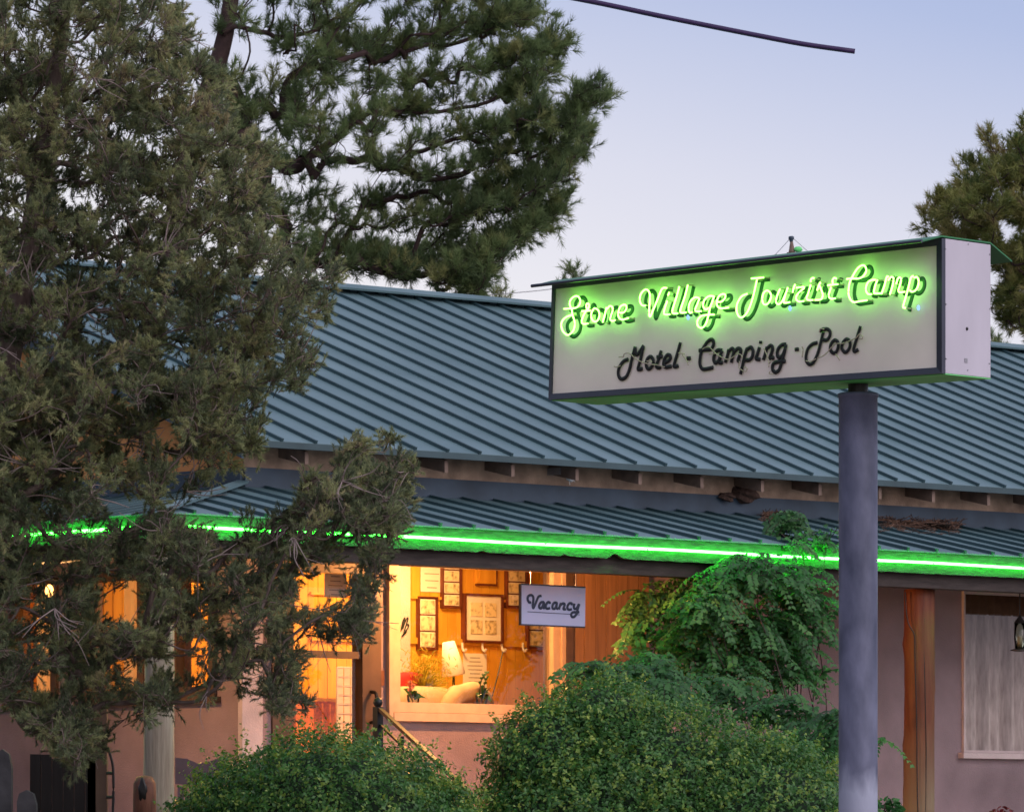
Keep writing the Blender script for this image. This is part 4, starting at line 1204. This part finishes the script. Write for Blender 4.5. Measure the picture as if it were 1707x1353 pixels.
    Ft = np.concatenate([np.stack([base_i[:, 0] + a, base_i[:, 0] + b, base_i[:, 0] + b + 3, base_i[:, 0] + a + 3], 1) for a, b in ((0, 1), (1, 2), (2, 0))])
    # needles
    u = rg.uniform(.18, 1.0, (ns, nper)) ** .75
    th = rg.uniform(0, 6.283, (ns, nper))
    pos = SB[:, None] + SDI[:, None] * (SL[:, None] * u)[..., None]
    lean = rg.uniform(.4, 1.25, (ns, nper))
    dr_ = unit(SDI[:, None] * (1.25 - lean * .55 + .4 * u)[..., None] + (np.cos(th)[..., None] * e1[:, None] + np.sin(th)[..., None] * e2[:, None]) * lean[..., None])
    ln = nl * rg.uniform(.65, 1.15, (ns, nper))
    sd_ = unit(np.cross(dr_, rg.normal(size=(ns, nper, 3)))) * nw * .5
    Vn = np.stack([pos - sd_, pos + sd_, pos + dr_ * ln[..., None]], 2).reshape(-1, 3)
    Fn = np.arange(len(Vn)).reshape(-1, 3)
    tn = np.repeat(np.repeat(ST, nper), 3)
    tn = np.clip(tn + np.tile(A(-.04, -.04, .08), len(tn) // 3), 0, 1)
    tko = tm.build("trunk", barkm, t, True)
    lim.build("limbs", barkm, t, True)
    tri_mesh("twigs", Vt, Ft, np.full(len(Vt), .5), barkm, t)
    tri_mesh("crown", Vn, Fn, tn, needm, t)
    if dead:
        mb = MB()
        for k in rg.choice(Ks, dead, replace=False):
            p = nodes[k]; d = unit(outd[k] + rg.normal(size=3) * .8 - UP * .1 + A(0, -.5, 0))
            for j in range(int(rg.integers(3, 7))):
                L = rg.uniform(.12, .38); dd = unit(d + rg.normal(size=3) * .5)
                q = p + dd * L * .5 + rg.normal(size=3) * .03; e = p + dd * L
                mb.tube(smooth_path([p, q, e], 3), np.linspace(.0055, .002, 7), 4, cap=False)
                if rg.random() < .6: mb.tube([q, q + unit(dd + rg.normal(size=3) * .7) * L * .5], [.003, .0015], 4, cap=False)
        mb.build("dead_twigs", M['deadtwig'], t)
    return t

# near pine on the left, in front of the porch
up_poly = [(-60, -60), (300, -60), (300, 40), (345, 90), (375, 120), (372, 175), (388, 215), (365, 260), (455, 228), (470, 235), (440, 320), (425, 390), (480, 440), (560, 440), (575, 455), (540, 500), (545, 520), (500, 540), (535, 580), (550, 585), (500, 620), (520, 640), (430, 660), (440, 700), (360, 720), (420, 735), (450, 740), (300, 735), (200, 690), (100, 720), (-60, 760)]
mid_poly = [(-60, 640), (430, 640), (390, 700), (445, 750), (360, 790), (270, 840), (140, 800), (60, 830), (-60, 840)]
low_poly = [(-60, 800), (120, 770), (160, 840), (330, 860), (470, 860), (560, 800), (640, 800), (670, 860), (640, 940), (560, 950), (590, 1000), (520, 1010), (540, 1060), (585, 1085), (540, 1150), (500, 1180), (465, 1210), (430, 1130), (380, 1190), (330, 1210), (290, 1260), (200, 1180), (130, 1210), (140, 1270), (90, 1260), (60, 1190), (-60, 1180)]
sprig = [(500, 800), (560, 790), (590, 740), (640, 745), (680, 695), (692, 705), (672, 770), (690, 790), (675, 850), (650, 890), (560, 890)]
spr2 = [(590, 935), (640, 945), (680, 1010), (600, 1020), (625, 1065), (560, 1080), (520, 1020)]
holes = [(122, 85, 14, 22), (190, 375, 34, 20), (112, 412, 18, 14), (180, 440, 20, 16), (165, 560, 40, 20), (300, 590, 26, 14), (35, 597, 18, 18), (205, 735, 20, 14), (300, 775, 50, 18), (130, 790, 30, 12),
         (350, 875, 62, 20), (110, 888, 80, 14), (200, 862, 30, 16), (82, 975, 30, 26), (200, 1010, 40, 50), (315, 1110, 36, 60), (215, 1130, 30, 40), (540, 985, 48, 40), (550, 1120, 50, 45), (75, 1150, 28, 22), (300, 1235, 40, 40), (385, 1210, 50, 60), (35, 1230, 30, 34)]
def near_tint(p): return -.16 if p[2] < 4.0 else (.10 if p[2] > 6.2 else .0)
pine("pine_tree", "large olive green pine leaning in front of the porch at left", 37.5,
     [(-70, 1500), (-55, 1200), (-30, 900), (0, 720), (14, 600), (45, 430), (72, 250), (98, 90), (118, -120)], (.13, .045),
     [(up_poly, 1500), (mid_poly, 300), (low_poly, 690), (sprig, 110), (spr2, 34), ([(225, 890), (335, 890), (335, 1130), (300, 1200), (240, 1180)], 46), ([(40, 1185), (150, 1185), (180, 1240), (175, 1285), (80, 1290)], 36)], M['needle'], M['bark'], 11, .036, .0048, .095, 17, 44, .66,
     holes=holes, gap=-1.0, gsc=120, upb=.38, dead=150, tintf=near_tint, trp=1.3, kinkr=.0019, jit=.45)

# tall pine behind the building
back_a = [(330, -60), (900, -60), (900, 5), (860, 45), (880, 70), (925, 62), (938, 110), (905, 165), (870, 200), (915, 195), (960, 150), (988, 148), (992, 195), (985, 250), (945, 290), (910, 335), (870, 395), (830, 440), (810, 460), (790, 488), (700, 470), (650, 475), (560, 470), (460, 420), (430, 300), (380, 200)]
back_l = [(330, -60), (620, -60), (600, 60), (560, 150), (560, 330), (600, 470), (480, 440), (420, 330), (380, 200)]
back_t = [(600, -60), (900, -60), (895, 0), (830, 20), (700, 40), (610, 50)]
BOUGHS = [([(372, 60), (480, 35), (600, 50), (700, 40), (800, 15), (905, -12)], 62, 20), ([(365, 90), (500, 95), (620, 100), (720, 75), (820, 50), (870, 28)], 56, 18),
          ([(352, 150), (470, 135), (610, 150), (730, 135), (830, 115), (900, 95), (928, 78)], 84, 22), ([(350, 170), (480, 190), (620, 195), (740, 185), (850, 170), (905, 135)], 70, 20),
          ([(340, 230), (460, 215), (560, 226), (680, 258), (790, 245), (860, 225), (900, 200)], 74, 20), ([(336, 280), (440, 262), (560, 275), (690, 300), (800, 290), (900, 255), (960, 205), (982, 168)], 104, 22),
          ([(330, 310), (450, 325), (570, 335), (700, 330), (830, 315), (930, 270), (978, 225)], 96, 20), ([(328, 340), (440, 330), (520, 372), (640, 385), (760, 370), (860, 340), (945, 295)], 92, 20),
          ([(322, 370), (440, 402), (560, 405), (690, 415), (800, 395), (880, 360), (925, 325)], 84, 20), ([(322, 390), (430, 440), (560, 440), (680, 452), (780, 440), (850, 405), (890, 375)], 80, 19),
          ([(560, 440), (640, 462), (720, 475), (790, 468), (835, 435)], 50, 16), ([(780, 440), (790, 470), (796, 492)], 12, 8)]
rim = [(900, 80), (925, 62), (938, 110), (905, 165), (860, 200), (840, 150)]
rim2 = [(870, 215), (915, 195), (960, 150), (988, 148), (992, 195), (985, 250), (955, 295), (920, 330), (880, 330)]
rim3 = [(935, 290), (905, 335), (865, 400), (810, 450), (785, 485), (750, 470), (810, 380), (880, 300)]
bholes = [(645, 130, 28, 22), (500, 240, 45, 22), (470, 350, 40, 24), (560, 310, 50, 16), (650, 330, 60, 14), (760, 330, 40, 24), (820, 270, 30, 20), (480, 400, 60, 16), (430, 60, 18, 40), (700, 395, 50, 12), (830, 30, 30, 20), (600, 420, 40, 10), (760, 130, 26, 16), (860, 205, 24, 14)]
pine("pine_tree", "tall dark pine rising behind the teal roof with wide spreading limbs", 62,
     [(250, 1500), (270, 800), (285, 480), (300, 330), (335, 190), (375, 60), (400, -120)], (.19, .08),
     [(back_l, 150), (back_t, 60)], M['needle2'], M['darkbark'], 23, 
     .115, .0075, .17, 9, 40, .55, gap=-.3, gsc=70, upb=.45, trp=2.2, kinkr=.0042, jit=.36, boughs=BOUGHS)
rp1 = [(1535, 350), (1560, 345), (1585, 345), (1592, 330), (1605, 300), (1605, 270), (1625, 240), (1655, 240), (1680, 260), (1700, 215), (1760, 200), (1760, 560), (1710, 560), (1680, 530), (1660, 490), (1640, 440), (1610, 410), (1560, 400)]
pine("pine_tree", "rounded olive pine behind the right end of the sign", 66,
     [(1790, 1500), (1770, 700), (1755, 420), (1745, 150)], (.25, .08),
     [(rp1, 230)], M['needle3'], M['darkbark'], 31, 
     .11, .0095, .16, 13, 38, .8, holes=[(1640, 345, 12, 16), (1655, 460, 14, 20), (1690, 400, 12, 14), (1690, 330, 10, 22)], gap=-.45, gsc=55, upb=.45, kinkr=.004)
for lb, cx_, ty, by, sd_ in (("tiny dark pine top poking up at the left end of the sign", 955, 446, 500, 3), ("small pine top above the roof right of the sign end panel", 1664, 556, 600, 4),
                            ("low grey green treetop on the ridge under the tall pine", 832, 486, 520, 5), ("small dark treetop on the ridge left of the grey green one", 772, 470, 520, 6)):
    pine("pine_tree", lb, 85, [(cx_, 1500), (cx_, 700), (cx_, ty + 8)], (.15, .01),
         [([(cx_ - 3, ty), (cx_ + 3, ty), (cx_ + 18, by), (cx_ + 26, by + 40), (cx_ - 26, by + 40), (cx_ - 18, by)], 34)], M['needle2'], M['darkbark'], 40 + sd_, .12, .010, .20, 6, 30, .12, upb=.6, gap=-9, group="small treetops behind the ridge")

# ------------------------------------------------------------------ bushes and vine
def leaves(C, Nrm, size, rg, tint, shape="small", axis=None, jit=.55):
    n = len(C)
    Nrm = unit(Nrm + rg.normal(size=(n, 3)) * jit)
    a = unit(np.cross(Nrm, rg.normal(size=(n, 3)))) if axis is None else unit(axis - Nrm * np.sum(axis * Nrm, 1, keepdims=True)); b = np.cross(Nrm, a)
    L = size * rg.uniform(.6, 1.25, n)[:, None]
    if shape == "small":
        V = np.stack([C - a * L * .5, C + b * L * .27 + Nrm * L * .06, C + a * L * .5, C - b * L * .27 + Nrm * L * .06], 1)
        return V.reshape(-1, 3), np.arange(4 * n).reshape(-1, 4), np.repeat(tint, 4)
    # broad leaf folded on its midrib
    tip = C + a * L * .62 - Nrm * L * .14; bs = C - a * L * .45
    V = np.stack([bs, C - a * L * .2 + b * L * .36 + Nrm * L * .10, C + a * L * .22 + b * L * .27 + Nrm * L * .07, tip,
                  C + a * L * .22 - b * L * .27 + Nrm * L * .07, C - a * L * .2 - b * L * .36 + Nrm * L * .10, C + a * L * .08], 1)
    i = np.arange(n)[:, None] * 7
    Fq = np.concatenate([i + np.array([[0, 6, 1, 1]]), i + np.array([[1, 6, 2, 2]])]) if False else None
    Fc = np.concatenate([i + np.array([q]) for q in ((0, 6, 1), (1, 6, 2), (2, 6, 3), (3, 6, 4), (4, 6, 5), (5, 6, 0))])
    return V.reshape(-1, 3), Fc, np.repeat(tint, 7)
def bush(label, lumps, Y, n, seed, lsz, base):
    rg = np.random.default_rng(seed)
    b0 = P(base, 1353, Y); b0[2] = gz(Y)
    t = thing("bush", label, "bush", b0)
    cs = [(P(x, y, Y + dy), r) for x, y, dy, r in lumps]
    wts = np.array([r[0] * r[2] for _, r in cs]); wts = wts / wts.sum()
    C, Nn, T = [], [], []
    core = MB()
    for (c, r), w_ in zip(cs, wts):
        k = int(n * w_)
        d = unit(rg.normal(size=(k * 2, 3))); d = d[(d[:, 2] > -.55)][:k]
        n1_ = noise2(d[:, 0] * 100 + d[:, 1] * 60, d[:, 2] * 100, 62, seed + 1); n2_ = noise2(d[:, 0] * 100 - d[:, 1] * 50, d[:, 2] * 100, 24, seed + 2)
        lump = 1.02 + .05 * n1_ + .07 * np.clip(n2_, -1.3, 1.3) - .05 * np.exp(-(n2_ / .25) ** 2)
        rad = lump * (1.01 - np.abs(rg.normal(0, .11, len(d)))) + (rg.random(len(d)) < .04) * rg.uniform(0, .06, len(d))
        pts = c + d * np.array(r) * rad[:, None]
        C.append(pts); Nn.append(d)
        tt = .42 + .22 * noise2(d[:, 0] * 100 + 30, d[:, 2] * 100 + d[:, 1] * 70, 30, seed + 3) + rg.normal(0, .14, len(d))
        T.append(np.clip(tt, 0, 1))
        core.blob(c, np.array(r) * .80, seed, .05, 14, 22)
    for k in range(int(n / 170)):      # stray shoots with leaves on both sides
        c, r = cs[int(rg.choice(len(cs), p=wts))]
        d = unit(rg.normal(size=3) + A(0, -.3, .6)); q = c + d * np.array(r) * 1.0; L = rg.uniform(.05, .20); d2 = unit(d + rg.normal(size=3) * .35 + A(0, 0, .3))
        m_ = int(L / .009)
        C.append(q + d2 * (np.linspace(-.02, L, m_))[:, None] + rg.normal(size=(m_, 3)) * .011); Nn.append(np.tile(d2, (m_, 1)) + rg.normal(size=(m_, 3)) * .5); T.append(np.clip(rg.normal(.72, .15, m_), 0, 1))
    C, Nn, T = np.concatenate(C), np.concatenate(Nn), np.concatenate(T)
    V, Fc, tn = leaves(C, Nn, lsz, rg, T)
    tri_mesh("foliage", V, Fc, tn, M['bushleaf'], t)
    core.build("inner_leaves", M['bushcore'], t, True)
    return t
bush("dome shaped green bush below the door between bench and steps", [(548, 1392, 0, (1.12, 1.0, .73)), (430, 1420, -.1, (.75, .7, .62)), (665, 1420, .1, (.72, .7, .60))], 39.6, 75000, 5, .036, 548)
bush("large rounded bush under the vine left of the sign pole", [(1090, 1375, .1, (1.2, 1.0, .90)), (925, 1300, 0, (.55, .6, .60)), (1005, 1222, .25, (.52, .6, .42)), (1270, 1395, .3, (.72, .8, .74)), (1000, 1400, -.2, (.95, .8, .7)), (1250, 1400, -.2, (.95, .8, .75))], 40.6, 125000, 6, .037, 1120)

def vine(label):
    rg = np.random.default_rng(77)
    Yv = 44.6
    t = thing("climbing_vine", label, "plant", P(1290, 1353, Yv) * A(1, 1, 0) + UP * gz(Yv))
    def yf(px): return B(solveB(px, 900, PF)[0], PF, 0)[1]
    lum = [  # px, py, rx, rz (px), leaves, distance from the porch fascia along the view
        (1335, 905, 66, 22, 110, -.04), (1310, 868, 40, 22, 210, .55), (1378, 895, 26, 34, 90, -.05), (1275, 935, 74, 18, 120, -.22), (1262, 962, 92, 32, 420, -.24), (1235, 945, 60, 22, 150, -.34), (1340, 985, 62, 58, 520, -.16), (1190, 988, 46, 40, 320, -.30), (1160, 1015, 40, 40, 220, -.36),
        (1140, 985, 56, 42, 300, .5), (1090, 1005, 56, 46, 330, .75), (1060, 1050, 30, 40, 150, .7), (1165, 1050, 36, 66, 330, -.08), (1240, 1050, 85, 58, 620, -.15), (1320, 1060, 66, 50, 480, -.2), (1120, 1062, 60, 40, 320, .4), (1190, 1110, 100, 40, 480, -.2), (1290, 1120, 56, 34, 260, -.3), (1340, 1112, 44, 20, 150, -.3),
        (1275, 1070, 80, 60, 420, .35), (1320, 1010, 60, 50, 260, .3),
        (1070, 1105, 80, 26, 340, -.5), (990, 1118, 60, 20, 220, -2.2), (1090, 1122, 70, 24, 300, -3.2), (1190, 1150, 100, 34, 420, -2.6), (1100, 1150, 60, 22, 220, -3.6), (1290, 1185, 90, 34, 420, -3.2), (1340, 1235, 70, 40, 420, -3.8), (1400, 1196, 32, 18, 120, -4.6), (1380, 1235, 30, 40, 180, -4.4), (1372, 1290, 24, 50, 160, -4.3), (1470, 1232, 7, 5, 10, -.6)]
    C, Nn, T, AX = [], [], [], []
    stems = MB()
    root = P(1300, 1353, Yv + .3); root[2] = gz(Yv)
    for px, py, rx, rz, n, dY in lum:
        n = int(n * 1.6)
        Yc_ = yf(px) + dY; c = P(px, py, Yc_); k = Yc_ / F
        d = unit(rg.normal(size=(n, 3))); rr = rg.random(n) ** .4
        off = d * np.array([rx * k, .24, rz * k]) * rr[:, None]
        m_ = int(n * .35); off_ = off[:m_]
        C.append(c + off_ * .85); Nn.append(unit(unit(off_) * .55 + A(0, -.5, .75))); AX.append(rg.normal(size=(m_, 3)))
        T.append(np.clip(.35 + .16 * rg.normal(size=m_) + .1 * rg.normal(), 0, 1))
        for k_ in range(max(3, int(n / 15))):          # hanging compound sprays: paired leaflets along a curving stalk
            b0 = c + off[rg.integers(n)] * rg.uniform(.75, 1.0)
            d0 = unit(A(rg.normal() * .8, -abs(rg.normal()) * .7 - .1, rg.uniform(-.25, .35))); L = rg.uniform(.16, .34); tn_ = np.clip(.5 + rg.normal() * .17, 0, 1)
            q_ = []
            for u_ in np.linspace(.0, 1, int(L / .028)):
                pt_ = b0 + d0 * L * u_ - UP * .55 * L * u_ * u_; tg_ = unit(d0 - UP * 1.1 * u_); sd_ = unit(np.cross(tg_, UP)); up_ = np.cross(sd_, tg_)
                q_.append(pt_)
                for sg_ in (-1, 1):
                    ax_ = unit(sd_ * sg_ + tg_ * .55 - UP * .25)
                    C.append((pt_ + ax_ * .026)[None]); Nn.append((up_ * 1.5 + A(0, -.3, 0))[None]); AX.append(ax_[None]); T.append(np.array([np.clip(tn_ + rg.normal() * .08, 0, 1)]))
            stems.tube(np.array(q_), .0022, 3, cap=False)
        stems.tube(smooth_path([root + rg.normal(size=3) * .05, (root + c) / 2 + rg.normal(size=3) * .12 + A(.1, .1, 0), c], 5), np.linspace(.008, .004, 11), 5, cap=False)
        for j in range(5):
            e = c + off[rg.integers(n)]; stems.tube(smooth_path([c, (c + e) / 2 - UP * .03, e], 3), .004, 4, cap=False)
    C, Nn, T = np.concatenate(C), np.concatenate(Nn), np.concatenate(T)
    V, Fc, tn = leaves(C, Nn, .052, rg, T, "broad", np.concatenate(AX), .3)
    tri_mesh("leaves", V, Fc, tn, M['vineleaf'], t)
    stems.build("stems", M['darkbark'], t, True)
vine("leafy vine climbing over the green porch fascia beside the sign pole")
def shrub(px, py, Y, rx, rz, n, label, m, cat="plant", nm="leafy_plant", lsz=.06, seed=3):
    rg = np.random.default_rng(seed); c = P(px, py, Y)
    t = thing(nm, label, cat, A(c[0], c[1], gz(Y)))
    d = unit(rg.normal(size=(n, 3))); off = d * A(rx, rx, rz) * (rg.random(n) ** .4)[:, None]
    V, Fc, tn = leaves(c + off, unit(off + UP * .1), lsz, rg, np.clip(rg.normal(.4, .2, n), 0, 1), "broad")
    tri_mesh("flowers" if m is M['redflower'] else "leaves", V, Fc, tn, m, t)
    mb = MB()
    for j in range(6): mb.tube([A(c[0], c[1], gz(Y)), (c + off[j])], .006, 4, cap=False)
    mb.build("stems", M['bark'], t)
shrub(1480, 1352, 43.5, .14, .12, 160, "small leafy plant at the foot of the log post", M['vineleaf'], seed=4)
shrub(1670, 1362, 44.5, .13, .09, 130, "dark red flower clump under the right window", M['redflower'], nm="flower_clump", lsz=.05, seed=5)

# ------------------------------------------------------------------ things under the near pine
Yb = 42.0
bx = [P(x, y, Yb) for x, y in ((292, 1262), (312, 1264), (330, 1272), (350, 1268), (372, 1260), (383, 1266), (383, 1312), (292, 1306))]
t = thing("garden_bench", "dark bench with wavy wooden back right of the pale log post", "bench", A(*((bx[0] + bx[5]) / 2)[:2], FLOOR - .6))
mb = MB(); n = len(bx); mb.add(bx + [p + A(0, .05, 0) for p in bx], [tuple(range(n)), tuple(range(2 * n - 1, n - 1, -1))] + [(i, i + n, (i + 1) % n + n, (i + 1) % n) for i in range(n)]); mb.build("backrest", M['bench'], t)
mb = MB(); a = P(290, 1372, Yb - .45); b = P(388, 1372, Yb - .45); mb.box(a, b - a, A(0, .45, 0), UP * .05); mb.build("seat", M['bench'], t)
for x in (296, 378):
    for dy in (-.4, .0):
        p = P(x, 1372, Yb + dy); MB().box(A(p[0], p[1], gz(Yb)), A(.05, 0, 0), A(0, .05, 0), UP * (P(0, 1310, Yb)[2] - gz(Yb) if dy == 0 else p[2] - gz(Yb))).build("leg", M['bench'], t)
# carved stump
Yc = 40.9
t = thing("carved_stump", "red brown carved wooden stump with hollow before the pale post", "carving", P(242, 1353, Yc) * A(1, 1, 0) + UP * gz(Yc))
c = P(241, 1353, Yc); zt_ = P(0, 1292, Yc)[2] - gz(Yc)
MB().lathe(A(c[0], c[1], gz(Yc)), [(.09, 0), (.088, zt_ - .16), (.085, zt_ - .06), (.06, zt_ - .01), (.02, zt_)], 18).build("body", M['carved'], t, True)
mb = MB(); mb.blob(P(238, 1318, Yc - .07), (.04, .03, .09), 5, .15); mb.build("hollow", M['iron'], t, True)
# dark plank gate, iron hook rail, stones
Yg = 40.6
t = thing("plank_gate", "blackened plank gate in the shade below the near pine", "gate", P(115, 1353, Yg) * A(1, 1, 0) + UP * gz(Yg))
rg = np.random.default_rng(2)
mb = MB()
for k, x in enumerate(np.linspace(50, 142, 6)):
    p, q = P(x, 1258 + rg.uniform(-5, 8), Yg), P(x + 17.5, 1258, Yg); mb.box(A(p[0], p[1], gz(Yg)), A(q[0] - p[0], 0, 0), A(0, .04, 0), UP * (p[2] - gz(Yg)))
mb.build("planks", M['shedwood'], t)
p, q = P(146, 1178, Yg), P(178, 1178, Yg)
MB().box(A(p[0], p[1], gz(Yg)), A(q[0] - p[0], 0, 0), A(0, .12, 0), UP * (p[2] - gz(Yg))).build("gate_post", M['doorwood'], t)
t = thing("iron_hook", "curved black iron hook rail beside the plank gate", "railing", P(188, 1353, Yg) * A(1, 1, 0) + UP * gz(Yg))
mb = MB(); hk = [(180, 1247), (184, 1258), (188, 1275), (189, 1300), (189, 1330), (188, 1360), (188, 1420)]
mb.tube(smooth_path([P(x, y, Yg - .05) for x, y in hk]), .010, 6)
for y in (1288, 1328): mb.tube([P(177, y, Yg - .05), P(189, y, Yg - .05)], .012, 6)
mb.build("rod", M['iron'], t)
for x0, x1, y0, dy, lb in ((-12, 19, 1248, 0, "rounded dark stone slab at the lower left corner"), (28, 60, 1316, -.3, "low squared dark stone in front of the plank gate")):
    p, q = P(x0, y0, Yg - .3 + dy), P(x1, y0, Yg - .3 + dy); h = p[2] - gz(40)
    mb = MB(); wd = q[0] - p[0]
    prof = [(0, 0), (wd, 0), (wd, h * .88), (wd * .85, h * .97), (wd * .5, h), (wd * .12, h * .97), (0, h * .9)]
    n = len(prof); V = [A(p[0] + x, p[1], gz(40) + z) for x, z in prof]
    mb.add(V + [v_ + A(0, .14, 0) for v_ in V], [tuple(range(n)), tuple(range(2 * n - 1, n - 1, -1))] + [(i, i + n, (i + 1) % n + n, (i + 1) % n) for i in range(n)])
    tag(mb.build("stone_slab", M['stone']), lb, "stone", "stones beside the gate")
